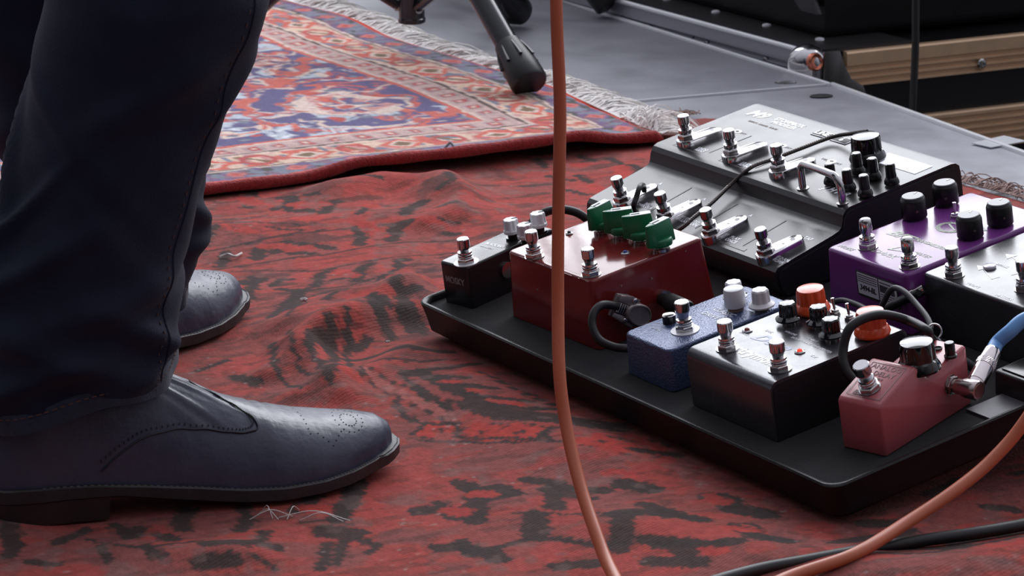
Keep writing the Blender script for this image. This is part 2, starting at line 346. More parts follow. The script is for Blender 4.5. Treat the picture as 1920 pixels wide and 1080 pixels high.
for w, *p in [(.007, (440, 540), (490, 500), (600, 510), (640, 560), (800, 575), (940, 590), (960, 560), (1010, 540)), (.005, (470, 560), (600, 572), (780, 590), (1040, 600)), (.008, (960, 560), (980, 590)), (.008, (380, 420), (410, 470), (470, 500)),
    (.022, (480, 830), (560, 820), (640, 840), (690, 880)), (.020, (640, 730), (690, 760), (800, 750), (830, 780)), (.020, (690, 760), (690, 860)), (.014, (560, 800), (600, 860), (650, 870)), (.016, (720, 770), (740, 800), (800, 790)),
    (.022, (990, 760), (1000, 830)), (.005, (830, 860), (930, 855), (1080, 865), (1230, 880)), (.015, (1200, 885), (1300, 882), (1450, 870)), (.024, (920, 865), (915, 940)), (.010, (760, 985), (900, 945), (1000, 950), (1150, 990), (1260, 985)), (.022, (1255, 890), (1245, 1000)),
    (.022, (560, 985), (640, 980), (720, 1000), (780, 1030)), (.016, (640, 960), (690, 1010), (750, 990)), (.018, (1350, 830), (1450, 860), (1550, 890)), (.012, (1420, 890), (1500, 870)), (.018, (900, 720), (1000, 735), (1080, 765), (1200, 765)), (.012, (1000, 780), (1100, 790), (1160, 800)),
    (.024, (1270, 735), (1370, 760)), (.028, (1690, 830), (1810, 850)), (.010, (1600, 780), (1680, 790), (1720, 810)), (.024, (1780, 975), (1900, 990)), (.020, (1350, 970), (1470, 980), (1600, 1010), (1700, 1000)), (.024, (1400, 1050), (1550, 1060)), (.020, (1000, 1060), (1150, 1050)),
    (.020, (230, 730), (200, 800), (150, 870)), (.006, (0, 885), (120, 870), (220, 885)), (.030, (110, 912), (220, 920)), (.011, (120, 960), (85, 1060)), (.011, (180, 950), (150, 1040)), (.010, (250, 940), (320, 970), (280, 1000)), (.018, (0, 840), (60, 790)), (.012, (20, 740), (90, 760)),
    (.014, (180, 190), (230, 210), (260, 180)), (.012, (120, 180), (150, 260), (120, 300)), (.010, (40, 220), (70, 300), (120, 380)), (.008, (180, 150), (200, 280), (260, 340)), (.012, (300, 120), (350, 170), (300, 80)), (.014, (400, 100), (430, 140))]: f_(w, *p)
for p in [(590, 830, 640, 845), (1560, 1020, 1640, 1030), (1690, 925, 1790, 945), (130, 340, 220, 360), (1230, 700, 1270, 705), (700, 775, 740, 780), (40, 830, 130, 835)]: f_(.020, p[:2], p[2:], c=R4, a=.8)
f_(.005, (1680, 905), (1760, 905), (1810, 935), (1790, 965), (1700, 955), (1670, 925), (1680, 905)); f_(.008, (1735, 838), (1760, 842), c=R1)
l_ = view(0, 500, 1.862)                                                 # around and below the near shoe
for w, *p in [(.018, (30, 930), (50, 990), (20, 1030)), (.014, (200, 990), (260, 960), (300, 930)), (.016, (400, 920), (440, 960), (480, 930)), (.018, (660, 860), (620, 900), (640, 930)), (.014, (840, 850), (860, 900), (840, 930)), (.026, (730, 1000), (840, 1000)), (.022, (700, 1055), (800, 1050)),
    (.012, (520, 1000), (560, 1040)), (.006, (300, 980), (500, 1010), (700, 980)), (.012, (100, 1050), (200, 1060)), (.018, (560, 960), (600, 970)), (.010, (350, 1000), (380, 1050)), (.014, (920, 940), (900, 990), (960, 1000)), (.006, (870, 1030), (960, 1060)), (.020, (1240, 740), (1220, 840), (1190, 880)),
    (.008, (690, 380), (780, 340)), (.012, (850, 60), (900, 90), (880, 40)), (.012, (980, 90), (1050, 100), (1000, 180)), (.008, (940, 300), (960, 380), (1040, 460)), (.006, (1000, 280), (1050, 400), (1160, 470)), (.016, (830, 400), (900, 420)), (.014, (1080, 340), (1120, 300), (1160, 330)), (.018, (1150, 420), (1200, 400))]: l_(w, *p)
b_ = view(1160, 740, 2.526)                                              # in front of and right of the board's near corner
for w, *p in [(.020, (0, 615), (100, 600), (230, 600), (390, 630)), (.022, (430, 500), (500, 500), (540, 520)), (.028, (560, 560), (690, 590)), (.020, (20, 450), (150, 470)), (.010, (520, 660), (680, 690)), (.018, (650, 720), (780, 750)), (.020, (200, 750), (300, 760), (340, 800)), (.016, (200, 740), (480, 770)),
    (.014, (1020, 740), (1150, 700), (1300, 690), (1400, 660)), (.020, (1170, 620), (1320, 620)), (.014, (1300, 770), (1500, 760), (1700, 700)), (.010, (1200, 820), (1500, 810), (1900, 720)), (.022, (1480, 480), (1640, 420)), (.016, (1720, 540), (1850, 550)), (.014, (1780, 690), (1900, 660)), (.012, (1860, 390), (1920, 380)),
    (.020, (60, 220), (200, 250)), (.014, (80, 290), (280, 300)), (.012, (1550, 780), (1640, 740), (1620, 790)), (.010, (1740, 760), (1860, 730))]: b_(w, *p)
for p in [(440, 500, 500, 530), (520, 680, 640, 690), (60, 210, 180, 260), (1650, 640, 1750, 630), (1400, 740, 1500, 730), (1780, 800, 1900, 780)]: b_(.018, p[:2], p[2:], c=R4, a=.7)
u_ = view(1000, 260, 3.0)
for w, *p in [(.014, (540, 160), (600, 180), (570, 230)), (.012, (280, 100), (330, 130)), (.012, (100, 210), (220, 240)), (.014, (260, 210), (320, 250)), (.010, (180, 300), (320, 330)), (.012, (420, 120), (480, 150)), (.012, (20, 120), (60, 160))]: u_(w, *p)
for p in [(480, 170, 500, 250), (160, 150, 260, 150), (340, 280, 400, 300)]: u_(.022, p[:2], p[2:], c=R4, a=.8)
# bits of smaller repeating motifs fading in between
u = (PX * .90 + PY * .42) / .052; v = (-PX * .5 + PY * .86) / .052
cell = (np.floor(u) * 7 + np.floor(v) * 13) % 5; fu, fv = u % 1 - .5, v % 1 - .5
mot = ((np.abs(fu) + np.abs(fv) < .36) & (np.abs(fu) + np.abs(fv) > .20) & (cell < 2)) | ((np.abs(fu) < .1) & (np.abs(fv) < .42) & (cell == 3))
K_P.blend(mot * sm(.5, .6, vnoise(X, Y, .14, 31)) * .35, DK)
wear = sm(.70, .78, vnoise(X, Y, .011, 41)) * sm(.45, .6, vnoise(X, Y, .1, 42)); K_P.blend(wear * .4, L3((120, 96, 92)))
K_P.blend(sm(.93, .97, vnoise(X, Y, .004, 43)) * sm(.5, .7, vnoise(X, Y, .06, 44)) * .45, L3((170, 150, 146)))
K_P.c *= (1 + .22 * (vnoise(X, Y, .004, 45)[..., None] - .5))
Z = kilim_z(X, Y); Z = Z * sm(0, .03, SS) - .0035 * (1 - sm(0, .02, SS))
kilim_mat = rug_mat('kilim_wool', 150, .0008, stripe=190, ang=math.radians(-24), sheen=.04, wk=.22)

# board frame (pedalboard tilts up towards its back)
ya, ti = math.radians(57.59), math.radians(9.56)
bA = np.array([math.cos(-ya), math.sin(-ya), 0]); bB = np.array([math.sin(ya), math.cos(ya), 0]) * math.cos(ti) + np.array([0, 0, math.sin(ti)]); bU = np.cross(bA, bB)
P0 = np.array(gr(1605, 975)); 
BM = Matrix.Identity(4)
for i in range(3): BM[i][0] = bA[i]; BM[i][1] = bB[i]; BM[i][2] = bU[i]; BM[i][3] = P0[i]
# flatten the kilim where the board's front edge rests
bx = (X - P0[0]) * bA[0] + (Y - P0[1]) * bA[1]; byy = (X - P0[0]) * bB[0] + (Y - P0[1]) * bB[1]
ins = sm(-.60, -.55, bx) * (1 - sm(.01, .05, bx)) * sm(-.05, -.01, byy) * (1 - sm(.40, .45, byy))
Z = Z * (1 - ins) + (-.0025) * ins
# flatten under the near shoe and far shoe
for (cx, cy, rad) in ((-.24, 2.14, .16), (-.30, 2.43, .12)):
    fl = 1 - sm(rad * .6, rad, np.hypot(X - cx, Y - cy)); Z = Z * (1 - fl) + (-.0015) * fl
root = thing('kilim_rug', Matrix.Identity(4), 'worn flat-woven red kilim with dark brown motifs, wrinkled under the shoes and pedalboard', 'rug')
grid_mesh('woven_field', np.stack([X, Y, Z], -1), K_P.c, kilim_mat, root)
# its frayed brown end, seen right of the black modeler and at the top corner
def fringe(name, P, D, N, L, r, mt, parent, seed, spread=.5, lift=.012, base_z=lambda x, y: 0., clump=6):
    rg = random.Random(seed); g = G()
    for i in range(N):
        t = (i + rg.random()) / N; p = Vector(P(t)); d = Vector(D).normalized(); cl = math.floor(t * N / clump)
        rc_ = random.Random(seed * 1000 + cl); a = (rc_.random() - .5) * spread * 1.6 + (rg.random() - .5) * spread
        d = Matrix.Rotation(a, 3, 'Z') @ d; n = Vector((-d.y, d.x, 0)); l = L * (.6 + .5 * rg.random()); c = (rg.random() - .5) * .9
        top = lift * rc_.random() * (.4 + .6 * rg.random()); pts = []
        for k in range(6):
            u_ = k / 5; q = p + d * l * u_ + n * (c * l * u_ * u_ * .6); q.z = p.z * (1 - u_) + DZ * u_ + r + top * 4 * u_ * (1 - u_) * (1 if u_ < 1 else 0); pts.append(q)
        g.tube(pts, lambda t_: r * (1 - .5 * t_), 3, False)
    o = g.build(name, mt, parent, ang=80); tag(o, kind='stuff'); return o
brown_thread = mat('brown_thread', (128, 98, 88), .9, vary=.3, vscale=200)
nrm = Vector((-ke1[0], -ke1[1], 0))                      # outward from the kilim's end
fringe('fringe', lambda t: (K[0] + ke2[0] * (.0 + .10 * t) - .002, K[1] + ke2[1] * .10 * t, .0), nrm + Vector((.3, .2, 0)), 60, .05, .0007, brown_thread, root, 3, .9)
sd_out = Vector((-ke2[0], -ke2[1], 0))
fringe('fringe', lambda t: (K[0] + ke1[0] * (.34 + .5 * t), K[1] + ke1[1] * (.34 + .5 * t), .0), sd_out + Vector((.2, .5, 0)), 420, .045, .0008, mat('tan_thread', (150, 122, 116), .9, vary=.35, vscale=200), root, 4, .8, .014)

# ------------------------------------------------------------------ persian rug
CR = np.array(gr(1262, 262)[:2]); f1 = np.array(gr(378, 372)[:2]) - CR; f1 /= np.linalg.norm(f1); f2 = np.array(gr(505, 0)[:2]) - CR; f2 /= np.linalg.norm(f2)
step = .0027
s_ = np.arange(0, 1.05, step); t_ = np.arange(0, 1.15, step); SS, TT = np.meshgrid(s_, t_)      # s: leftwards along the front edge, t: back along the fringed edge
wv = .010 * np.sin(TT * 13 + 1) * np.exp(-SS / .12) + (vnoise(TT, SS, .12, 51) - .5) * .016 * np.exp(-SS / .1)
X = CR[0] + (SS + wv) * f1[0] + TT * f2[0]; Y = CR[1] + (SS + wv) * f1[1] + TT * f2[1]
sa = abs(f1[0] * f2[1] - f1[1] * f2[0])
js = (vnoise(SS, TT, .010, 61) - .5) * .009 + (vnoise(SS, TT, .03, 62) - .5) * .008; jt = (vnoise(SS, TT, .010, 63) - .5) * .009 + (vnoise(SS, TT, .03, 64) - .5) * .008
s2, t2 = SS * sa, TT * sa; d = np.minimum(s2, t2); dj = d + js * .35; al = np.where(s2 < t2, TT, SS) + jt * .6
RD, RO, PU, CRM, PK, LB, GR, BR, OL = [L3(c) for c in ((190, 72, 66), (208, 98, 82), (92, 82, 128), (226, 200, 186), (206, 146, 140), (190, 198, 208), (124, 128, 144), (92, 66, 58), (128, 98, 66))]
pp = Paint(X + js * 1.5 + (vnoise(SS, TT, .022, 67) - .5) * .022, Y + jt * 1.5 + (vnoise(SS, TT, .022, 68) - .5) * .03, PU)
c = pp.c
def band(a, b, col, k=1.): pp.blend(((dj >= a) & (dj < b)) * k, col)
n1, n2, n3 = vnoise(SS, TT, .012, 71), vnoise(SS, TT, .018, 72), vnoise(SS * 2, TT, .016, 73)
# field: purple ground, clusters and scrolls
pp.blend(sm(.60, .66, vnoise(SS, TT * 1.3, .030, 81)) * (d > .17), LB); pp.blend(sm(.62, .68, vnoise(SS, TT, .022, 82)) * (d > .17), CRM)
pp.blend(((np.abs(vnoise(SS, TT, .055, 83) - .5) < .045)) * 1. * (d > .15), CRM)
pp.blend(((np.abs(vnoise(SS, TT, .055, 83) - .5) < .022)) * 1. * (d > .15), RO)
pp.blend(sm(.66, .7, vnoise(SS, TT, .017, 84)) * (d > .15), RD); pp.blend(sm(.74, .78, vnoise(SS, TT, .012, 85)), GR)
st = lambda w, col, *p: pp.stroke(p, w, col, .0018)
def ell(cx, cy, rx, ry, a0=0, a1=360, n=26, k=0.):
    return [(cx + rx * math.cos(math.radians(a0 + (a1 - a0) * i / n)), cy + ry * math.sin(math.radians(a0 + (a1 - a0) * i / n)) + k * (rx * math.cos(math.radians(a0 + (a1 - a0) * i / n)))) for i in range(n + 1)]
# first medallion (right) and second (left), ovals of nested outlines
for cx, cy, rx, ry, k in ((650, 214, 172, 42, .0), (498, 138, 58, 22, 0.05)):
    st(.05, PU, *ell(cx, cy, rx * 1.02, ry * 1.0, k=k)); st(.008, RO, *ell(cx, cy, rx * 1.16, ry * 1.22, 20, 300, k=k)); st(.004, CRM, *ell(cx, cy, rx * 1.06, ry * 1.10, k=k)); st(.005, RO, *ell(cx, cy, rx * .72, ry * .70, 150, 400, k=k))
    st(.018, CRM, *ell(cx, cy, rx * .55, ry * .45, k=k)); st(.010, PK, *ell(cx, cy, rx * .45, ry * .38, k=k)); st(.02, CRM, (cx - rx * .2, cy), (cx + rx * .2, cy)); st(.010, RD, (cx - 14, cy), (cx + 14, cy))
    for q in range(8):
        a = q * PI / 4; st(.013, L3((236, 214, 208)), (cx + rx * .5 * math.cos(a), cy + ry * .42 * math.sin(a))); st(.005, BR, (cx + rx * .5 * math.cos(a), cy + ry * .42 * math.sin(a)))
# light blue clusters, scrolls
for q in range(230):
    x_ = random.uniform(385, 900); y_ = random.uniform(70, 285)
    if y_ < 82 + (x_ - 500) * .36 or y_ > 272 - (x_ - 400) * .10: continue
    l_ = random.uniform(8, 34); k_ = random.uniform(-.35, .25); c_ = random.choice((CRM, RO, RD, PU, PU, LB, CRM, RO)); st(random.uniform(.004, .009), c_, (x_ - l_, y_ - l_ * k_), (x_, y_ + random.uniform(-3, 3)), (x_ + l_, y_ + l_ * k_))
for cx, cy, w_ in ((665, 155, 60), (735, 150, 30), (590, 270, 60), (540, 98, 40), (640, 268, 40), (890, 228, 26), (430, 195, 30), (420, 262, 30), (520, 275, 30), (640, 130, 20), (850, 215, 20)):
    for q in range(7): st(.016, LB, (cx + random.uniform(-1, 1) * w_, cy + random.uniform(-.25, .25) * w_)); 
    for q in range(5): st(.008, L3((225, 226, 232)), (cx + random.uniform(-1, 1) * w_, cy + random.uniform(-.22, .22) * w_))
for w_, col, p in ((.012, RO, ((560, 130), (590, 125), (575, 150), (540, 160), (520, 175), (480, 178), (450, 170))), (.010, RO, ((450, 215), (470, 235), (500, 248), (560, 262))), (.012, RO, ((470, 205), (455, 225), (440, 235))),
    (.012, RO, ((830, 200), (850, 215), (820, 225), (800, 240))), (.010, RO, ((800, 175), (860, 205), (900, 215))), (.008, RO, ((540, 190), (600, 180), (680, 170), (760, 178), (830, 200))),
    (.008, CRM, ((560, 245), (640, 258), (720, 255), (790, 240))), (.007, RO, ((500, 170), (560, 178), (610, 165)))): st(w_, col, *p)
for cx, cy in ((560, 100), (600, 118), (690, 135), (760, 165), (900, 205)):
    st(.016, RO, (cx - 12, cy), (cx + 12, cy)); st(.008, CRM, (cx - 6, cy), (cx + 6, cy))
# borders
band(-1, .142, CRM)
band(.136, .142, RO); band(.132, .136, CRM)
g_ = (al % .030) / .030; band(.104, .132, L3((206, 172, 164))); pp.blend(((dj > .108) & (dj < .128) & (g_ > .2) & (g_ < .8)) * 1., L3((176, 150, 150)))
pp.blend(((dj > .111) & (dj < .125) & (g_ > .3) & (g_ < .7)) * 1., RD); pp.blend(((dj > .115) & (dj < .121) & (g_ > .4) & (g_ < .6)) * 1., CRM)
band(.100, .104, BR); band(.096, .100, CRM)
mb = (dj > .050) & (dj < .096); band(.050, .096, L3((226, 192, 170)))
pp.blend(mb * sm(.56, .62, n1), PK); pp.blend(mb * sm(.63, .67, n2), RO); pp.blend(mb * sm(.7, .74, n3), GR)
g2 = (al % .105) / .105 - .5; dm = np.abs(g2 * .105) / .020 + np.abs(dj - .073) / .016
pp.blend((mb & (dm < 1.35)) * 1., L3((214, 96, 76))); pp.blend((mb & (dm < .95)) * 1., CRM); pp.blend((mb & (dm < .55)) * 1., OL)
g3 = ((al + .052) % .105) / .105 - .5; dl_ = np.abs((g3 * .105) - (dj - .073) * .8); pp.blend((mb & (dl_ < .0035) & (np.abs(dj - .073) < .018)) * 1., OL)
pp.blend((mb & (np.abs(np.hypot(g3 * .105, dj - .073) - .016) < .003)) * 1., RD)
band(.046, .050, BR, .7); band(.043, .046, CRM)
ob = (dj < .043) & (dj > .008); band(.008, .043, L3((112, 84, 128)))
pp.blend(ob * sm(.52, .6, n2), GR); pp.blend(ob * sm(.6, .66, n1), L3((128, 92, 112))); pp.blend(ob * sm(.68, .72, n3), L3((70, 66, 62)))
g4 = (al % .062) / .062 - .5; dm = np.abs(g4 * .062) / .014 + np.abs(dj - .026) / .012; pp.blend((ob & (dm < 1.0)) * 1., L3((206, 110, 104))); pp.blend((ob & (dm < .45)) * 1., RD)
dm2 = np.abs(np.abs(g4 * .062) - .022) / .007 + np.abs(dj - .026) / .014; pp.blend((ob & (dm2 < 1.0)) * 1., GR)
band(-1, .009, L3((206, 74, 58)))
pp.c *= (1 + .30 * (vnoise(SS, TT, .004, 75)[..., None] - .5)); pp.c *= (1 + .15 * (vnoise(SS, TT, .05, 76)[..., None] - .5))
Z = persian_z(X, Y); Z = Z - .006 * (1 - sm(0, .010, SS)) ** 2
Z = np.maximum(Z, kilim_z(X, Y) + .003)
root = thing('persian_rug', Matrix.Identity(4), 'knotted oriental rug in red, cream and purple with white fringe along its back', 'rug')
grid_mesh('pile', np.stack([X, Y, Z], -1), pp.c, rug_mat('pile_wool', 200, .002, stripe=160, sheen=.3), root)
def edge_pt(t, k=0): 
    i = int(t); return Vector((X[0, i], Y[0, i], Z[0, i] - k))
# bound front edge: a ribbed roll
nb = X.shape[1]; pts = [Vector((X[0, i], Y[0, i], Z[0, i] - .004)) for i in range(0, nb, 1)]
g = G(); g.tube(pts, lambda t: .0058 + .0003 * math.sin(t * nb * 2.4) + .0004 * math.sin(t * 91), 8); g.build('edge_binding', mat('binding_wool', (150, 44, 44), .95, vary=.35, vscale=160, bump=(500, .8), dist=.002, spec=.1, sheen=.2), root, ang=70)
g = G(); g.tube([Vector((X[i, 0], Y[i, 0], Z[i, 0])) for i in range(0, X.shape[0], 3)], .0035, 6); g.build('edge_binding', mat('binding_orange', (196, 72, 54), .95, vary=.3, vscale=200, spec=.1), root, ang=70)
wool_w = mat('white_wool_thread', (235, 231, 228), .9, vary=.18, vscale=90, spec=.15)
outd = Vector((-f1[0], -f1[1], 0)); nt = X.shape[0]
fringe('fringe', lambda t: (X[min(int(t * nt), nt - 1), 0], Y[min(int(t * nt), nt - 1), 0], .006), outd + Vector((.12, -.15, 0)), 3000, .070, .0011, wool_w, root, 5, .55, .016, clump=9)
fringe('fringe', lambda t: (X[int(t * 30), 0] , Y[int(t * 30), 0], .008), outd + Vector((.25, .5, 0)), 110, .075, .0009, wool_w, root, 6, 1.1, .03, clump=7)

# loose bits on the rugs
lint_m = mat('lint', (216, 210, 206), .8)
def bit(name, label, cat, px, pts, r, group=None, m_=lint_m, dz=.002):
    q = gr(px[0], px[1]); zz = float(kilim_z(np.array([q.x]), np.array([q.y]))[0]) + dz
    g = G(); g.M = Matrix.Translation((q.x, q.y, zz)); g.tube(catmull(pts, 5), r, 6); o = g.build(name, m_, ang=60); return tag(o, label, cat, group)
bit('thread_scrap', 'short white thread scrap lying on the red kilim right of the jeans', 'lint', (432, 478), [(-.010, 0, 0), (-.003, .004, .0015), (.004, -.002, .001), (.009, .012, 0)], .0011)
bit('crumb', 'pale crumb on the red kilim right of the far shoe', 'crumb', (570, 587), [(-.0025, 0, .001), (0, .001, .002), (.0025, 0, .001)], .0019)
bit('crumb', 'tiny pale crumb on the kilim fold left of the pedalboard', 'crumb', (727, 646), [(-.0015, 0, .001), (0, .001, .001), (.0015, 0, .001)], .0012)
for i, (dx, dy, l, a) in enumerate(((-.02, 0, .03, .2), (0, .004, .05, -.15), (.006, 0, .02, 1.2), (-.004, .002, .02, 2.0), (.015, -.002, .03, -.1), (.0, 0, .018, 2.6))):
    q = gr(522, 972); g = G(); ca, sa_ = math.cos(a), math.sin(a)
    if i == 0: fib = G()
    z0 = float(kilim_z(np.array([q.x]), np.array([q.y]))[0]) + .002
    fib.tube(catmull([(q.x + dx, q.y + dy, z0), (q.x + dx + ca * l * .5, q.y + dy + sa_ * l * .5, z0 + .006), (q.x + dx + ca * l, q.y + dy + sa_ * l, z0)], 5), .00035, 4)
tag(fib.build('lint_tuft', lint_m, ang=60), 'wispy tuft of pale fibres on the kilim below the near shoe', 'lint', kind='stuff')
bit('lint_fluff', 'small grey fluff on the front edge of the patterned rug', 'lint', (845, 308), [(-.006, 0, .015), (0, .003, .02), (.004, -.002, .016), (.008, .002, .014)], .0014, m_=mat('fluff', (140, 145, 148), .9), dz=.004)

# ------------------------------------------------------------------ PEDALBOARD (board frame: x along its front edge, y towards its back, z off its base)
def bmx(x, y, w, rz=0.): return BM @ Matrix.Translation((x, y, w)) @ Matrix.Rotation(rz, 4, 'Z')
FELT = .027
felt = mat('loop_felt', (26, 26, 28), .95, vary=.35, vscale=260, bump=(700, .8), dist=.0005, spec=.1, sheen=.12)
tray_m = mat('moulded_black', (17, 17, 19), .42, spec=.35, bump=(400, .25), vary=.2, vscale=12)
board = thing('pedalboard', bmx(0, 0, 0), 'black shallow tray pedalboard with felt top lying on the red kilim', 'pedalboard')
x0, x1, y0, y1 = -.546, .004, -.019, .372
def rr(off, z, r=.012):
    out = []; X0, X1, Y0, Y1 = x0 - off, x1 + off, y0 - off, y1 + off
    for cx, cy, a0 in ((X1 - r, Y1 - r, 0), (X0 + r, Y1 - r, 90), (X0 + r, Y0 + r, 180), (X1 - r, Y0 + r, 270)):
        for k in range(6):
            a = math.radians(a0 + 18 * k); out.append((cx + r * math.cos(a), cy + r * math.sin(a), z))
    return out
G().rings([rr(-.016, 0), rr(-.012, .0008), rr(-.0075, .0035), rr(-.0068, .0060), rr(-.003, .0075), rr(-.0015, .020), rr(0, .029), rr(.0006, .0312), rr(-.0004, .0326), rr(-.0022, .0326), rr(-.0034, .031), rr(-.004, .0262)], True, True).build('tray', tray_m, board, ang=50)
g = G(); R = [rr(-.0042, .0255, .009), rr(-.0042, FELT, .009)]; g.rings(R); g.build('felt_top', felt, board)
for fx, fy in ((-.035, .012), (-.50, .012), (-.035, .34), (-.50, .34)):
    hh = .001 if fy < .1 else .0; g = G(); zb = -.003 if fy < .1 else -.058
    g.lathe([(.015, zb), (.018, zb + .003), (.018, .002)], 20, c=(fx, fy, 0)); g.build('foot', black_matte, board)
# grey velcro plate at the right end and black power unit beyond it
p_ = G(); p_.box(-.030, -.001, .128, .20, FELT - .0005, FELT + .0018); tag(p_.build('bare_strip', mat('strip_grey', (92, 92, 98), .45), board), 'bare grey strip in the felt')
pw = thing('power_unit', bmx(-.038, .152, FELT), 'black power box with a raised ledge on the board right of the pink pedal', 'power supply')
G().casting(.0, .060, .010, .050, 0, .018, rc=.003).build('body', black_paint, pw); G().box(.004, .056, .014, .046, .0182, .0192).build('lid', black_pl, pw, bevel=.0005)

def pedal(name, x, y, deg, label):
    M = bmx(x, y, FELT, math.radians(deg)); t = thing(name, M, label, 'effects pedal'); inv = M.inverted()
    t_loc = lambda bx_, by_, w=FELT: inv @ (BM @ Vector((bx_, by_, w)))
    return t, t_loc
cache = {}
def shared(key, fn, name, mt, parent, M, ang=35, bevel=0.):
    if key not in cache:
        g = G(); fn(g); o = g.build(name, mt, parent, ang=ang, bevel=bevel); cache[key] = o.data
    else:
        o = bpy.data.objects.new(name, cache[key]); C.objects.link(o); o.parent = parent
    o.matrix_local = M; return o
T = Matrix.Translation
def hexa(g, r, z0, z1, ch=.0006):
    R = [[(q * math.cos(PI / 3 * i + .3), q * math.sin(PI / 3 * i + .3), z) for i in range(6)] for q, z in ((r, z0), (r, z1 - ch), (r - ch * 1.4, z1))]
    g.rings(R)
def footswitch(parent, p, h=.022, dome=False, ring=None, cap=chrome, key='a', hexr=.0074, capr=.0051, rz=0., name='footswitch'):
    M = T(p) @ Matrix.Rotation(rz, 4, 'Z')
    b = shared(('fsb', key, h), lambda g: (g.lathe([(.0058, 0), (.0058, .0052), (.0056, .0054), (.0060, .0060), (.0060, .0074), (.0055, .0078), (.0060, .0084), (.0058, .0098), (.0040, .0102)], 26)), name, chrome, parent, M)
    shared(('nut', hexr), lambda g: hexa(g, hexr, .0006, .0044), 'hex_nut', nickel, b, Matrix.Identity(4), 20)
    shared(('wsh', ring), lambda g: g.lathe([((ring or .0080), 0), ((ring or .0080), .0007), (.006, .0010)], 28), 'washer', white_pl if ring else steel, b, Matrix.Identity(4), 30)
    if dome: pr = [(.0036, .009), (.0036, .0118), (.0046, .0126), (.0050, .0150), (.0048, h - .0022), (.0040, h - .0008), (.0022, h - .0001), (.0002, h)]
    else: pr = [(capr * .76, .009), (capr * .78, h - .0095), (capr * .98, h - .0078), (capr, h - .0070), (capr, h - .0006), (capr - .0006, h), (.0002, h)]
    shared(('cap', key, h, dome), lambda g: g.lathe(pr, 28), 'button', cap, b, Matrix.Identity(4), 40)
    return b
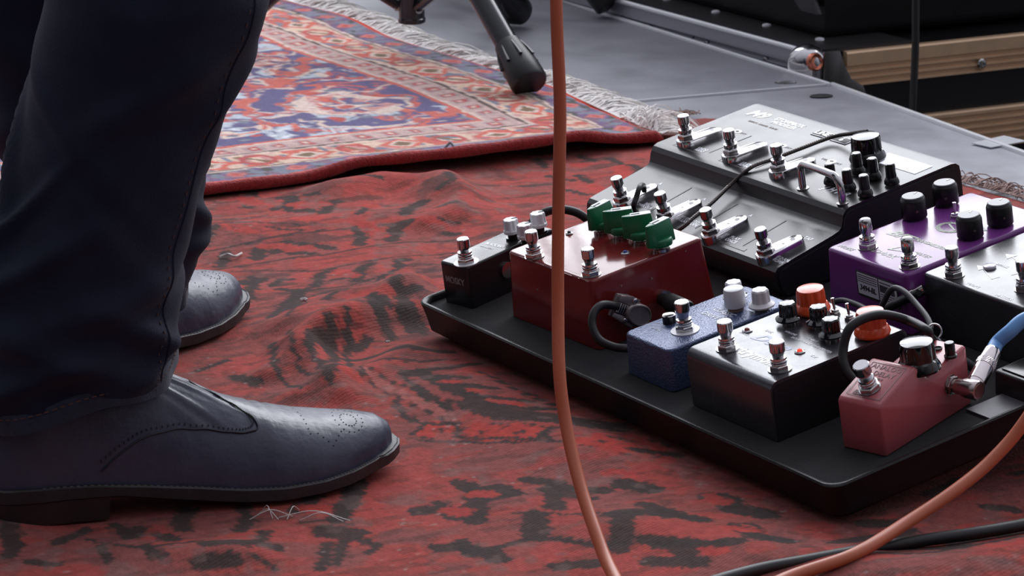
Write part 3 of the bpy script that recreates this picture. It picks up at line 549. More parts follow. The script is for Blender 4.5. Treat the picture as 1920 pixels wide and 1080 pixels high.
def knob(parent, p, kind, s=1., rz=0., mt=None, name='knob', tilt=None):
    M = T(p) @ Matrix.Rotation(rz, 4, 'Z') @ Matrix.Scale(s, 4)
    key = (kind,)
    if kind == 'mini_fluted':
        mt = mt or white_pl
        k = shared(key, lambda g: g.lathe([(.0052, .0045), (.0060, .0050), (.0061, .0070), (.0057, .0078), (.0054, .0145), (.0050, .0150), (.0002, .0152)], 48, flute=(8, .13, .0072, .0153)), name, mt, parent, M, 28)
        shared(('shaft',), lambda g: g.lathe([(.0052, 0), (.0052, .0016), (.0036, .0017), (.0036, .0048)], 20), 'shaft', black_pl, k, Matrix.Identity(4))
        shared(('mk1',), lambda g: g.box(.0008, .0048, -.0004, .0004, .0150, .0154), 'pointer_line', dark_ink, k, Matrix.Identity(4))
    elif kind == 'chicken':
        def f(g):
            g.lathe([(.0070, .0035), (.0076, .0042), (.0076, .0072), (.0066, .0084), (.0002, .0086)], 32)
            b0 = [(-.0046, -.0088), (.0046, -.0088), (.0046, .0050), (.0016, .0108), (-.0016, .0108), (-.0046, .0050)]
            b1 = [(-.0028, -.0078), (.0028, -.0078), (.0028, .0046), (.0010, .0102), (-.0010, .0102), (-.0028, .0046)]
            g.rings([[(x, y, .0045) for x, y in b0], [(x * .9, y * .98, .012) for x, y in b0], [(x, y, .0188) for x, y in b1]])
        k = shared(key, f, name, mt, parent, M, 30, .0006)
        shared(('ct',), lambda g: g.box(-.0026, .0026, -.0078, .0048, .0186, .0190), 'top_inlay', mat('inlay_pale', (198, 206, 208), .35), k, Matrix.Identity(4))
        shared(('ct2',), lambda g: g.box(-.0005, .0005, -.0010, .0044, .0189, .0192), 'pointer_line', dark_ink, k, Matrix.Identity(4))
        shared(('shaft2',), lambda g: g.lathe([(.0056, 0), (.0056, .0018), (.0036, .0019), (.0036, .0040)], 20), 'shaft', nickel, k, Matrix.Identity(4))
    elif kind == 'skirt':                       # fluted with a flared skirt
        k = shared((key, mt.name), lambda g: g.lathe([(.0086, .0028), (.0098, .0032), (.0100, .0044), (.0080, .0056), (.0070, .0064), (.0066, .0150), (.0058, .0162), (.0030, .0166), (.0002, .0167)], 56, flute=(7, .11, .0064, .0163)), name, mt, parent, M, 26)
        shared(('shaft3',), lambda g: g.lathe([(.0055, 0), (.0055, .0016), (.0040, .0017), (.0040, .0032)], 20), 'shaft', nickel, k, Matrix.Identity(4))
        shared(('mk3', mt.name), lambda g: g.box(.0062, .0097, -.0004, .0004, .0047, .0056), 'pointer_line', dark_ink if mt.name != 'black_gloss' else white_ink, k, Matrix.Identity(4))
    elif kind == 'smooth':
        k = shared(key, lambda g: g.lathe([(.0080, .003), (.0082, .0035), (.0080, .0150), (.0074, .0172), (.0066, .0176), (.0002, .0176)], 40), name, mt, parent, M, 40)
        shared(('shaft4',), lambda g: g.lathe([(.0062, 0), (.0062, .0012), (.0048, .0013), (.0048, .0035)], 24), 'shaft', mat('tan_nylon', (150, 130, 110), .5), k, Matrix.Identity(4))
    elif kind == 'big':                          # large, broad skirt, few facets
        k = shared((key, mt.name), lambda g: g.lathe([(.0128, .0012), (.0142, .0016), (.0146, .0032), (.0140, .0050), (.0126, .0078), (.0120, .0088), (.0116, .0185), (.0106, .0208), (.0060, .0218), (.0002, .0220)], 72, flute=(9, .10, .0088, .0206)), name, mt, parent, M, 26)
        shared(('shaft5',), lambda g: g.lathe([(.0070, 0), (.0070, .0014)], 24), 'shaft', nickel, k, Matrix.Identity(4))
    elif kind == 'cylinder':
        k = shared(key, lambda g: g.lathe([(.0098, .0012), (.0102, .0018), (.0100, .0150), (.0094, .0168), (.0088, .0172), (.0086, .0178)], 44), name, mt, parent, M, 40)
        shared(('cyt',), lambda g: g.lathe([(.0086, .0174), (.0086, .0184), (.0080, .0189), (.0002, .0190)], 40), 'cap_disc', mat('cap_grey', (92, 92, 98), .32), k, Matrix.Identity(4))
        shared(('cym',), lambda g: g.box(-.0005, .0005, .0030, .0074, .0188, .0192), 'pointer_line', white_ink, k, Matrix.Identity(4))
        o = shared(('cys',), lambda g: g.lathe([(.0010, 0), (.0010, .0006)], 12), 'set_screw', mat('brass_dull', (112, 92, 84), .5, .6), k, T((.0068, -.0072, .0085)) @ Matrix.Rotation(PI / 2, 4, 'X') @ Matrix.Rotation(.75, 4, 'Y'))
        shared(('shaft6',), lambda g: g.lathe([(.0062, 0), (.0062, .0014)], 24), 'shaft', nickel, k, Matrix.Identity(4))
    elif kind == 'small_black':
        k = shared(key, lambda g: g.lathe([(.0052, .0010), (.0056, .0014), (.0055, .0032), (.0046, .0052), (.0040, .0060), (.0037, .0150), (.0034, .0158), (.0002, .0160)], 36, flute=(10, .07, .0058, .0159)), name, black_pl, parent, M, 28)
        shared(('mk7',), lambda g: g.box(-.0003, .0003, -.0040, -.0004, .0158, .0162), 'pointer_line', white_ink, k, Matrix.Identity(4))
        shared(('cp7',), lambda g: g.lathe([(.0031, .0158), (.0030, .0164), (.0002, .0165)], 20), 'cap_disc', mat('cap_pale', (160, 160, 166), .3), k, Matrix.Identity(4))
    elif kind == 'wing':                         # big winged knob
        def f(g):
            g.lathe([(.0128, .0010), (.0136, .0016), (.0134, .0040), (.0112, .0080), (.0108, .0090)], 48, flute=(16, .04, .0030, .0085))
            g.lathe([(.0108, .0088), (.0104, .0200), (.0094, .0222), (.0060, .0232), (.0002, .0236)], 48, flute=(3, .22, .0090, .0237))
        k = shared(key, f, name, mt or black_pl, parent, M, 28)
    elif kind == 'peg':
        k = shared(key, lambda g: g.lathe([(.0042, .0004), (.0042, .0018), (.0034, .0024), (.0033, .0100), (.0028, .0107), (.0002, .0108)], 26), name, black_pl, parent, M, 35)
    return k
def led(parent, p, r, col, glow=None):
    b = shared(('bez', r), lambda g: g.lathe([(r * 1.9, 0), (r * 1.9, .0007), (r * 1.3, .0014), (r, .0012)], 24), 'lamp_bezel', steel, parent, T(p))
    shared(('led', r, col), lambda g: g.lathe([(r, .0008), (r * .95, .0018), (r * .6, .0026), (.0001, .0029)], 20), 'lamp_lens', mat('lens_%d' % col[0] + '_%d' % col[2], col, .12, coat=.6, emit=glow), b, Matrix.Identity(4), 60); return b
def toggle(parent, p, tilt, rz=0.):
    b = shared(('tgb',), lambda g: (g.lathe([(.0040, 0), (.0040, .0006), (.0030, .0008), (.0030, .0034), (.0024, .0038)], 20)), 'toggle_switch', chrome, parent, T(p) @ Matrix.Rotation(rz, 4, 'Z'))
    shared(('tgn',), lambda g: hexa(g, .0042, .0008, .0022, .0003), 'hex_nut', nickel, b, Matrix.Identity(4), 20)
    shared(('tgl',), lambda g: g.lathe([(.0009, .0030), (.0010, .0060), (.0015, .0110), (.0014, .0122), (.0002, .0126)], 14), 'lever', chrome, b, Matrix.Rotation(tilt, 4, 'Y')); return b
def ink_box(parent, x0_, x1_, y0_, y1_, z, mt=white_ink, name='printed_line', h=.00012):
    return G().box(x0_, x1_, y0_, y1_, z, z + h).build(name, mt, parent)
def ink_path(parent, pts, w, z, mt=white_ink, name='printed_line', closed=False):
    g = G(); P_ = [Vector((a, b, 0)) for a, b in pts]
    if closed: P_.append(P_[0])
    for a, b in zip(P_[:-1], P_[1:]):
        d_ = (b - a).normalized(); n_ = Vector((-d_.y, d_.x, 0)) * w / 2; a2, b2 = a - d_ * w / 2, b + d_ * w / 2
        g.prism([((a2 - n_).x, (a2 - n_).y), ((b2 - n_).x, (b2 - n_).y), ((b2 + n_).x, (b2 + n_).y), ((a2 + n_).x, (a2 + n_).y)], z, z + .00012)
    return g.build(name, mt, parent)

# --- small black mini pedal, front left
t, L = pedal('effects_pedal', -.534, .002, 9, 'narrow black mini pedal with three white knobs, at the left end of the board')
G().casting(0, .034, 0, .096, .0006, .036, taper=.0006, rc=.003, rf=.0018).build('enclosure', mat('mini_black', (34, 34, 37), .26, bump=(700, .03), rvar=.06, vscale=40), t)
G().box(.002, .032, .002, .094, 0, .0008).build('base_plate', black_matte, t)
q = L(-.511, .014); footswitch(t, (q.x, q.y, .036), .021, ring=.0105, key='m')
for x_, y_ in ((-.524, .068), (-.504, .0685), (-.517, .090)):
    q = L(x_, y_); knob(t, (q.x, q.y, .036), 'mini_fluted', 1.15, rz=-.5 + x_ * 9)
text('MOSKY', 'lettering', .0086, (.0165, -.0002, .021), mat('silver_ink', (150, 148, 150), .4), t, rx=PI / 2, bold=True, sx_=.82)
text('AUDIO', 'lettering', .0026, (.0235, -.0002, .0155), grey_ink, t, rx=PI / 2)
text('BLACK RAT', 'lettering', .0052, (.017, .046, .0361), white_ink, t, bold=True, sx_=.8)
text('DISTORTION', 'lettering', .0026, (.015, .039, .0361), white_ink, t)
g = G(); g.M = T((.034, .040, .020)) @ Matrix.Rotation(PI / 2, 4, 'Y'); g.lathe([(.0068, 0), (.0068, .003), (.0045, .0032)], 22); g.build('jack_socket', nickel, t)

# --- large red box pedal
t, L = pedal('effects_pedal', -.461, .0195, 1.8, 'big glossy dark red pedal with four green chicken-head knobs')
red_m = mat('red_gloss', (118, 36, 36), .14, coat=.0, vary=.10, vscale=60, bump=(35, .10), dist=.002)
G().casting(.003, .117, .003, .113, .0008, .056, taper=.0035, rc=.005, rf=.0022).build('enclosure', red_m, t)
G().casting(.000, .120, .000, .116, 0, .0022, taper=0, rc=.006, rf=.0004).build('base_plate', mat('red_dark', (92, 26, 26), .3), t)
for x_, y_ in ((-.427, .029), (-.356, .035)):
    q = L(x_, y_); footswitch(t, (q.x, q.y, .056), .022, key='r')
green = mat('green_plastic', (28, 112, 74), .28)
for i, (x_, y_) in enumerate(((-.426, .094), (-.402, .097), (-.380, .100), (-.353, .100))):
    q = L(x_, y_); knob(t, (q.x, q.y, .056), 'chicken', 1.28, rz=(.2, -.62, -.55, .15)[i] + PI, mt=green)
q = L(-.446, .075); led(t, (q.x, q.y, .056), .0016, (60, 58, 60)); q = L(-.371, .078); led(t, (q.x, q.y, .056), .0019, (40, 60, 150))
for px_, py_, pz in ((.118, .030, .043), (.1195, .058, .04), (.045, -.0003, .033), (.117, .095, .05)):      # chips in the paint
    G().box(px_ - .0006, px_ + .0003, py_ - .0006, py_ + .0007, pz, pz + .0011).build('paint_chip', mat('chip', (150, 120, 115), .5), t)
g = G()
for i in range(26):                                                     # worn pale edge along the front rim
    a = random.uniform(.01, .112); g.box(a, a + random.uniform(.001, .004), .0031, .0036, .0548, .0552)
g.build('worn_edge', mat('worn', (196, 150, 144), .35), t)
g = G(); g.M = T((.118, .066, .022)) @ Matrix.Rotation(PI / 2, 4, 'Y'); g.lathe([(.0062, -.004), (.0062, .0052), (.004, .0054)], 22); g.build('jack_socket', nickel, t)

# --- blue hammered pedal
t, L = pedal('effects_pedal', -.288, .0125, 0, 'slim blue hammered-finish pedal with three white knobs')
blue_m = mat('blue_hammered', (74, 88, 124), .20, .35, coat=.0, vary=.35, vscale=600, spec=.9, bump=(620, 1.), dist=.0008)
G().casting(.001, .060, .001, .116, .0008, .0335, taper=.0016, rc=.006, rf=.0022).build('enclosure', blue_m, t)
G().casting(0, .061, 0, .117, 0, .0016, taper=0, rc=.006, rf=.0004).build('base_plate', black_paint, t)
q = L(-.249, .045); footswitch(t, (q.x - .001, q.y, .0335), .0235, ring=.0110, key='b', capr=.0056)
q = L(-.252, .094); knob(t, (q.x, q.y, .0335), 'smooth', 1., mt=white_pl)
q = L(-.266, .114); knob(t, (q.x - .0, q.y - .010, .0335), 'skirt', .98, mt=white_pl, rz=1.0)
q = L(-.235, .116); knob(t, (q.x, q.y - .010, .0335), 'skirt', 1.02, mt=white_pl, rz=2.2)
q = L(-.272, .047)
g = G(); g.M = T((q.x - .001, q.y, .0335)); g.lathe([(.0052, 0), (.0052, .0062), (.0044, .0066), (.0036, .0060), (.0036, .0030)], 24); tag(g.build('lamp_bezel', black_pl, t), 'empty black lamp bezel'); 
g = G(); g.M = T((q.x - .001, q.y, .0392)); g.lathe([(.0046, 0), (.0052, .0005), (.0046, .0009), (.0036, .0006)], 24); g.build('bezel_ring', chrome, t)
text('CLASSIC', 'lettering', .0078, (.034, .072, .0336), mat('pale_ink', (186, 190, 205), .4), t, bold=True, sx_=.85); text('DRIVE', 'lettering', .0074, (.030, .062, .0336), mat('pale_ink', 0), t, bold=True)
text('BYPASS', 'lettering', .0034, (.018, .020, .0336), mat('pale_ink', 0), t); text('LEVEL', 'lettering', .003, (.049, .085, .0336), mat('pale_ink', 0), t); text('TONE', 'lettering', .003, (.053, .094, .0336), mat('pale_ink', 0), t)

# --- dark grey two-switch pedal
t, L = pedal('effects_pedal', -.1965, .0085, 0, 'dark grey metal pedal with two orange and three black knobs')
w_, d_, h_ = .101, .124, .0455
def arc(cx, cz, r, a0, a1, n=6): return [(cx + r * math.cos(math.radians(a0 + (a1 - a0) * i / n)), cz + r * math.sin(math.radians(a0 + (a1 - a0) * i / n))) for i in range(n + 1)]
graph = mat('graphite_metal', (62, 62, 68), .25, .3, spec=1.0, bump=(900, .04), vary=.10, vscale=60, rvar=.07)
prof = [(0, .001)] + arc(.0075, h_ - .0075, .0075, 180, 90, 9) + arc(d_ - .005, h_ - .005, .005, 90, 0) + [(d_, .001)]
G().xprism(prof, 0, w_).build('cover', graph, t, ang=25)
ins_ = [(.0014, 0)] + arc(.0085, h_ - .0089, .0066, 180, 90, 9) + arc(d_ - .006, h_ - .0064, .0045, 90, 0) + [(d_ - .0014, 0)]
G().xprism(ins_, -.0006, w_ + .0006).build('side_panel', mat('graphite_side', (40, 40, 44), .38, .3), t, ang=25)
for x_, y_ in ((-.171, .028), (-.110, .029)):
    q = L(x_, y_); footswitch(t, (q.x, q.y, h_), .022, key='s', ring=None, capr=.0057)
    G().lathe([(.0088, 0), (.0088, .0009), (.006, .001)], 28, c=(q.x, q.y, h_)).build('dress_washer', steel, t)
q = L(-.186, .057); led(t, (q.x, q.y, h_), .0021, (140, 40, 26)); q = L(-.123, .057); led(t, (q.x, q.y, h_), .0021, (240, 60, 40), ((255, 60, 40), 1.2))
gloss = mat('black_gloss', (10, 10, 12), .08, coat=.4); orange = mat('orange_plastic', (232, 84, 44), .28, coat=.25)
for x_, y_, r_ in ((-.173, .086, .3), (-.149, .096, 1.9), (-.123, .087, 2.6)): q = L(x_, y_); knob(t, (q.x, q.y, h_), 'skirt', 1.0, mt=gloss, rz=r_)
for x_, y_ in ((-.175, .1125), (-.105, .1125)): q = L(x_, y_); knob(t, (q.x + (.0 if x_ > -.15 else .0), q.y - .003, h_), 'big', .92, mt=orange, rz=.3)
for x_, y_ in ((-.159, .120), (-.142, .120)): q = L(x_, y_); toggle(t, (q.x, q.y - .002, h_), -.12)
text('strymon', 'lettering', .0150, (.053, .0245, h_ + .0001), white_ink, t, bold=True, sx_=.9)
text('Deco', 'lettering', .0150, (.042, .0470, h_ + .0001), mat('bluish_ink', (176, 184, 214), .4), t, bold=True, slant=.5, sx_=1.2)
for s_t, x_, y_, sz in (('TAPE', .024, .058, .0036), ('VOLUME', .040, .066, .0034), ('WOBBLE', .062, .068, .0034), ('SATURATION', .056, .062, .0032), ('LAG TIME CENTER', .078, .062, .0036), ('TAP', .088, .050, .0042), ('BYPASS', .012, .044, .003)):
    text(s_t, 'lettering', sz, (x_, y_, h_ + .0001), white_ink, t)

# --- pink analog delay, nose towards the camera, plugged with the blue cable
t, L = pedal('effects_pedal', -.052, .0335, 13, 'small pink pedal with notched top at the near right corner')
pink = mat('pink_enamel', (176, 88, 94), .34, coat=.25, vary=.04, vscale=300, bump=(500, .05))
prf = [(0, .0008), (-.0004, .037), (.0018, .0395), (.040, .0520), (.0425, .0515), (.052, .0400), (.0545, .0392), (.098, .0455), (.1, .0440), (.1, .0008)]
W_ = .0385
R = []
for x_, o_ in ((0, .0018), (.0006, .0006), (.002, 0), (W_ - .002, 0), (W_ - .0006, .0006), (W_, .0018)):
    R.append([(x_, y_ + (o_ if i in (0, 1, 2) else -o_ if i in (7, 8, 9) else 0), z_ - (o_ if 1 <= i <= 8 else 0)) for i, (y_, z_) in enumerate(prf)])
G().rings(R).build('enclosure', pink, t, bevel=.0009, ang=40)
G().box(.002, W_ - .002, .002, .098, 0, .001).build('base_plate', black_matte, t)
sl = math.atan2(.0520 - .0395, .040 - .0018); c_, s__ = math.cos(sl), math.sin(sl)
faceM = T((W_ / 2, .0018, .0395)) @ Matrix.Rotation(sl, 4, 'X')
fr = ink_path(t, [(-.0145, .0035), (.0145, .0035), (.0145, .0375), (-.0145, .0375)], .0004, .00010, grey_ink, closed=True); fr.matrix_local = faceM
for s_t, x_, y_, sz in (('ANALOG', 0, .034, .0062), ('DELAY', .002, .0275, .0062), ('MINI', .001, .0225, .003)):
    o = text(s_t, 'lettering', sz, (0, 0, 0), mat('mauve_ink', (132, 96, 104), .5), t); o.matrix_local = faceM @ T((x_, y_, .0001))
o = text('Ibanez', 'lettering', .0058, (0, 0, 0), mat('mauve_ink', 0), t, slant=.25, bold=True); o.matrix_local = faceM @ T((-.003, .0065, .0001))
fs = footswitch(t, (0, 0, 0), .022, key='p', capr=.0060, hexr=.0080); fs.matrix_local = faceM @ T((.000, .0125, 0))
def Lpx(px, py, w):
    d_ = ray(px, py); P_ = P0 + bU * w; t_ = ((P_ - CAM) @ bU) / (d_ @ bU); return t.matrix_world.inverted() @ Vector(CAM + d_ * t_)
q = Lpx(1718, 642, .0905); knob(t, (max(q.x, .0125), q.y, .0415), 'big', 1.08, mt=gloss, rz=.2)
q = Lpx(1780, 644, .081); knob(t, (q.x, q.y, .0432), 'peg', 1.1)
G().lathe([(.0034, 0), (.0034, .0010), (.0026, .0012), (.0024, .0004)], 20, c=(.022, .088, .0440)).build('knob_hole', dark_ink, t)
g = G(); g.M = T((W_, .078, .0235)) @ Matrix.Rotation(PI / 2, 4, 'Y'); g.lathe([(.0074, 0), (.0074, .0008), (.0060, .001), (.0060, .0040), (.0045, .0042)], 24); js_ = g.build('jack_socket', nickel, t)
g = G(); g.M = T((W_, .078, .0235)) @ Matrix.Rotation(PI / 2, 4, 'Y'); hexa(g, .0072, .0010, .0030, .0004); g.build('hex_nut', nickel, t)
pinkM = t.matrix_world.copy()

# --- purple four-knob pedal
t, L = pedal('effects_pedal', -.2665, .191, 0, 'glossy purple two-switch pedal with four black cylinder knobs')
purp = mat('purple_gloss', (116, 56, 128), .20, coat=.0, vary=.06, vscale=50, bump=(60, .08), dist=.0015)
G().casting(.0015, .0975, .0015, .148, .001, .0485, taper=.002, rc=.005, rf=.003).build('enclosure', purp, t)
G().casting(0, .099, 0, .1495, 0, .0024, taper=0, rc=.005, rf=.0005).build('base_plate', mat('purple_dark', (62, 36, 60), .35), t)
for x_, y_ in ((-.237, .212), (-.169, .206)):
    q = L(x_, y_); footswitch(t, (min(q.x, .087), q.y, .0485), .0245, dome=True, key='u')
for x_, y_, r_ in ((-.256, .274, .4), (-.258, .308, .15), (-.188, .273, .5), (-.189, .304, .45)):
    q = L(x_, y_); knob(t, (q.x, q.y, .0485), 'cylinder', 1.0, mt=black_pl if False else mat('black_satin', (13, 13, 14), .4), rz=r_)
q = L(-.231, .294); toggle(t, (q.x, q.y, .0485), .05)
pal = mat('pale_green_ink', (176, 184, 168), .4)
text('BIT', 'lettering', .013, (.030, .052, .0486), pal, t, bold=True, slant=.4, sx_=1.3); text('TRANSMISSION', 'lettering', .0058, (.064, .054, .0486), pal, t, bold=True, slant=.3)
text('DARK', 'lettering', .0085, (.050, .020, .0486), pal, t, slant=.4, sx_=1.2); text('NOISE', 'lettering', .0060, (.016, .010, .0486), pal, t, slant=.3); text('MAKER', 'lettering', .0060, (.076, .036, .0486), pal, t, slant=.3)
ink_path(t, [(.050 + .011 * math.cos(a * PI / 8), .086 + .0085 * math.sin(a * PI / 8)) for a in range(16)], .0032, .0486, pal, closed=True)
ink_path(t, [(.046, .028), (.064, .034), (.052, .042)], .0014, .0486, pal, closed=True); ink_path(t, [(.044, .090), (.057, .084)], .0016, .0486, pal)
ink_path(t, [(.066, .104), (.078, .098), (.070, .094)], .0012, .0486, pal, closed=True)
# maker's sticker on its front
stk = G(); stk.box(.044, .094, -.0004, .0001, .004, .030); o = stk.build('sticker', mat('sticker_black', (34, 34, 37), .5), t); tag(o, 'rating sticker with handwriting')
G().box(.0455, .0700, -.0006, -.0003, .0065, .0288).build('paper', mat('sticker_grey', (212, 212, 222), .5), o); G().box(.0715, .0925, -.0006, -.0003, .0065, .0288).build('paper', mat('sticker_grey', 0), o)
text('3494-BL', 'handwriting', .0080, (.0575, -.0007, .0135), dark_ink, o, rx=PI / 2, slant=.15, sx_=.72, bold=True)
g = G()
for k in range(4): g.box(.0465, .0690, -.0008, -.0006, .0265 - k * .0023, .0272 - k * .0023)
g.box(.0725, .090, -.0008, -.0006, .016, .0235); g.box(.0725, .086, -.0008, -.0006, .0255, .0265)
for k in range(3): g.box(.0725, .0915, -.0008, -.0006, .0135 - k * .0025, .0142 - k * .0025)
g.build('fine_print', mat('print_grey', (60, 60, 66), .6), o)
o.location = (-.004, -.0007, .0165); o.scale = (1, 1, .78)

# --- black loop pedal at the right edge
t, L = pedal('effects_pedal', -.165, .2035, 0, 'black two-switch pedal with white printed triangles, at the right edge')
G().casting(.001, .117, .001, .123, .001, .048, taper=.0014, rc=.0045, rf=.0022).build('enclosure', mat('charcoal_enamel', (42, 42, 45), .28, .1, spec=1.0, bump=(900, .04), rvar=.05), t)
G().casting(0, .118, 0, .124, 0, .0022, taper=0, rc=.005, rf=.0005).build('base_plate', black_paint, t)
for x_, y_ in ((-.139, .212), (-.076, .226)):
    q = L(x_, y_); footswitch(t, (q.x, q.y + .003, .048), .023, key='t')
q = L(-.139, .253); G().lathe([(.0048, 0), (.0050, .0012), (.0044, .0022), (.0020, .0028), (.0001, .0029)], 28, c=(q.x + .010, q.y - .012, .048)).build('lamp_lens', mat('lens_clear', (200, 190, 205), .1, coat=.5), t)
for x_, y_ in ((.030, .034), (.030, .062), (.042, .086), (.070, .040)):
    g = G(); g.prism([(x_ - .0055, y_ + .0010), (x_ + .0030, y_ - .0048), (x_ + .0042, y_ + .0040)], .0481, .04822); g.build('printed_triangle', white_ink, t)
for P_ in ([(.034, .033), (.054, .024), (.0555, .030)], [(.034, .062), (.064, .050), (.060, .038)], [(.047, .086), (.080, .075)]): ink_path(t, P_, .0007, .0481)
text('LOOP 2', 'lettering', .0042, (.052, .0075, .0481), white_ink, t, slant=.2); text('BYPASS', 'lettering', .0040, (.040, .046, .0481), white_ink, t, slant=.2); text('MASTER', 'lettering', .0048, (.088, .006, .0481), white_ink, t, slant=.2)
g = G(); g.M = T((0, .040, .018)) @ Matrix.Rotation(-PI / 2, 4, 'Y'); g.lathe([(.0066, -.001), (.0066, .0030), (.0045, .0032)], 22); g.build('jack_socket', nickel, t)

# --- big black stepped modeler
t, L = pedal('effects_pedal', -.570, .170, 0, 'large black stepped modeler with seven chrome footswitches and a chrome handle')
m9m = mat('modeler_black', (34, 33, 34), .30, .0, spec=.5, bump=(800, .05), vary=.08, vscale=9, rvar=.06)
WX = .264
def zz(w): return w - FELT
pf = [(.006, zz(.030)), (.0015, zz(.036)), (.0000, zz(.046)), (.0012, zz(.0515)), (.0045, zz(.0545)), (.010, zz(.0556)), (.060, zz(.0635)), (.0665, zz(.0650)), (.0695, zz(.0672)), (.0712, zz(.0715)), (.0725, zz(.0765)), (.0755, zz(.0800)), (.080, zz(.0815)), (.184, zz(.0846)), (.189, zz(.0838)), (.1925, zz(.081)), (.1935, zz(.074)), (.1935, zz(.030))]
G().xprism(pf, 0, WX).build('housing', m9m, t, ang=25)
def inset(pf, k): 
    cy = sum(p[0] for p in pf) / len(pf); return [(cy + (y - cy) * (1 - k * 1.0), z - k * .12 if z > .01 else z) for y, z in pf]
G().xprism([(y + (.003 if i < 7 else -.003 if i > 12 else 0), z - .0026 if 2 < i < 16 else z) for i, (y, z) in enumerate(pf)], -.0018, WX + .0018).build('side_panel', mat('modeler_side', (20, 20, 22), .5), t, ang=25)
G().box(.006, WX - .006, .008, .186, 0, .006).build('base_plate', black_matte, t)
slo = math.atan2(.0079, .050); sup = math.atan2(.0031, .104)
def zlow(y): return zz(.0556) + (y - .010) * .0079 / .050
def zup(y): return zz(.0815) + (y - .080) * .0031 / .104
def m9sw(x_, y_):
    low = y_ < .07; z_ = zlow(y_) if low else zup(y_)
    M = T((x_, y_, z_)) @ Matrix.Rotation(slo if low else sup, 4, 'X') @ Matrix.Rotation(math.radians(-9), 4, 'Z')
    def f(g):
        out = []
        for cy, a0, r in ((0, 180, .0092), (.026, 0, .0072)):
            for k in range(13): a = math.radians(a0 + 15 * k); out.append((r * math.cos(a), cy + r * math.sin(a)))
        R = [[(a * s_, (b - .010) * s_ + .010, z0) for a, b in out] for s_, z0 in ((1, -.002), (1, .0050), (.97, .0058), (.90, .0062))]; g.rings(R)
    b = shared(('m9h',), f, 'footswitch', chrome, t, M, 30)
    shared(('nut', .0074), lambda g: hexa(g, .0074, .0006, .0044), 'hex_nut', nickel, b, T((0, 0, .0060)), 20)
    shared(('m9c',), lambda g: g.lathe([(.0062, 0), (.0062, .0045), (.0056, .0050), (.0060, .0060), (.0058, .0088), (.0040, .0092)], 26), 'collar', chrome, b, T((0, 0, .0060)))
    shared(('m9b',), lambda g: g.lathe([(.0040, .008), (.0040, .0122), (.0049, .0134), (.0050, .0142), (.0050, .0204), (.0045, .0209), (.0002, .0209)], 28), 'button', chrome, b, T((0, 0, .0060)), 40)
    shared(('m9d',), lambda g: (g.lathe([(.0012, 0), (.0012, .00015)], 12, c=(0, .016, 0)), g.lathe([(.0026, 0), (.0026, .00015)], 14, c=(0, .0245, 0), sy=.8)), 'lamp_hole', mat('hole_grey', (70, 68, 72), .3, .5), b, T((0, 0, .0062)), 40)
    return b
low = [-.526, -.463, -.3995, -.326]; upx = [-.541, -.476, -.411]
for x_ in low: m9sw(x_ + .570, .172 - .170 + .008)
for x_ in upx: m9sw(x_ + .570, .257 - .170 + .004)
def on9(o, x_, y_): 
    lw = y_ < .07; o.matrix_local = T((x_, y_, (zlow(y_) if lw else zup(y_)) + .0001)) @ Matrix.Rotation(slo if lw else sup, 4, 'X'); return o
def t9(s_, x_, y_, sz, mt=white_ink, **k): o = text(s_, 'lettering', sz, (0, 0, 0), mt, t, **k); sc_ = o.scale.copy(); on9(o, x_, y_); o.scale = sc_
t9('M9', .0245, .1700, .0165, bold=True, slant=.25, sx_=1.1); t9('STOMPBOX\nMODELER', .0665, .1690, .0074, bold=True)
t9('EFFECTS  LOOPER  SCENES', .050, .1560, .0034, mat('gold_ink', (150, 126, 112), .5))
for x_ in (.030, .093, .160):
    t9('TYPE      SELECT', x_ + .012, .1340, .0036, grey_ink)
    g = G(); g.lathe([(.0052, 0), (.0052, .00012)], 24, sy=.62); on9(g.build('printed_oval', white_ink, t), x_ + .012, .1345)
    g = G(); g.lathe([(.0020, .0001), (.0020, .0003)], 16, sy=.7); on9(g.build('printed_oval', dark_ink, t), x_ + .012, .1345)
t9('UNDO\nREDO', .050, .0900, .0044, bold=True); t9('1/2 SPEED\nREVERSE', .115, .0895, .0044, bold=True)
t9('REC\nOVER DUB', .063, .0195, .0044, bold=True); t9('STOP TO\nPLAY MODE', .127, .0190, .0046, bold=True); t9('PLAY\nONCE', .189, .0165, .0052, bold=True); t9('HOLD FOR\nLOOPER', .2590 - .004, .0130, .0050, bold=True, sx_=.8); t9('TAP', .249, .0470, .0056, bold=True)
for i, x_ in enumerate((.044, .107, .171)): t9('A', x_ - .002, .0500, .0052, bold=True)
for x_ in (.076, .141, .206): on9(ink_path(t, [(0, -.018), (0, .026)], .0011, 0, mat('groove', (18, 18, 20), .5), 'groove'), x_, .0320)
for x_ in (.062, .127): on9(ink_path(t, [(0, -.016), (0, .028)], .0011, 0, mat('groove', 0), 'groove'), x_, .1060)
for x_, y_ in ((.010, .0800), (.076, .0798)): 
    on9(ink_path(t, [(0, .006), (0, 0), (.017, 0)], .0006, 0, grey_ink), x_ + .008, y_ + .0035); on9(ink_path(t, [(0, 0), (.013, 0)], .0006, 0, grey_ink), x_ + .034, y_ + .0035); t9('SCENE', x_ + .0295, y_ + .0035, .0030, grey_ink)
on9(ink_path(t, [(0, .006), (0, 0), (.020, 0)], .0006, 0, grey_ink), .160, .0085 + .004); on9(ink_path(t, [(0, 0), (.020, 0), (.020, .003)], .0006, 0, grey_ink), .194, .0085); t9('FOLDERS', .187, .0090, .0030, grey_ink)
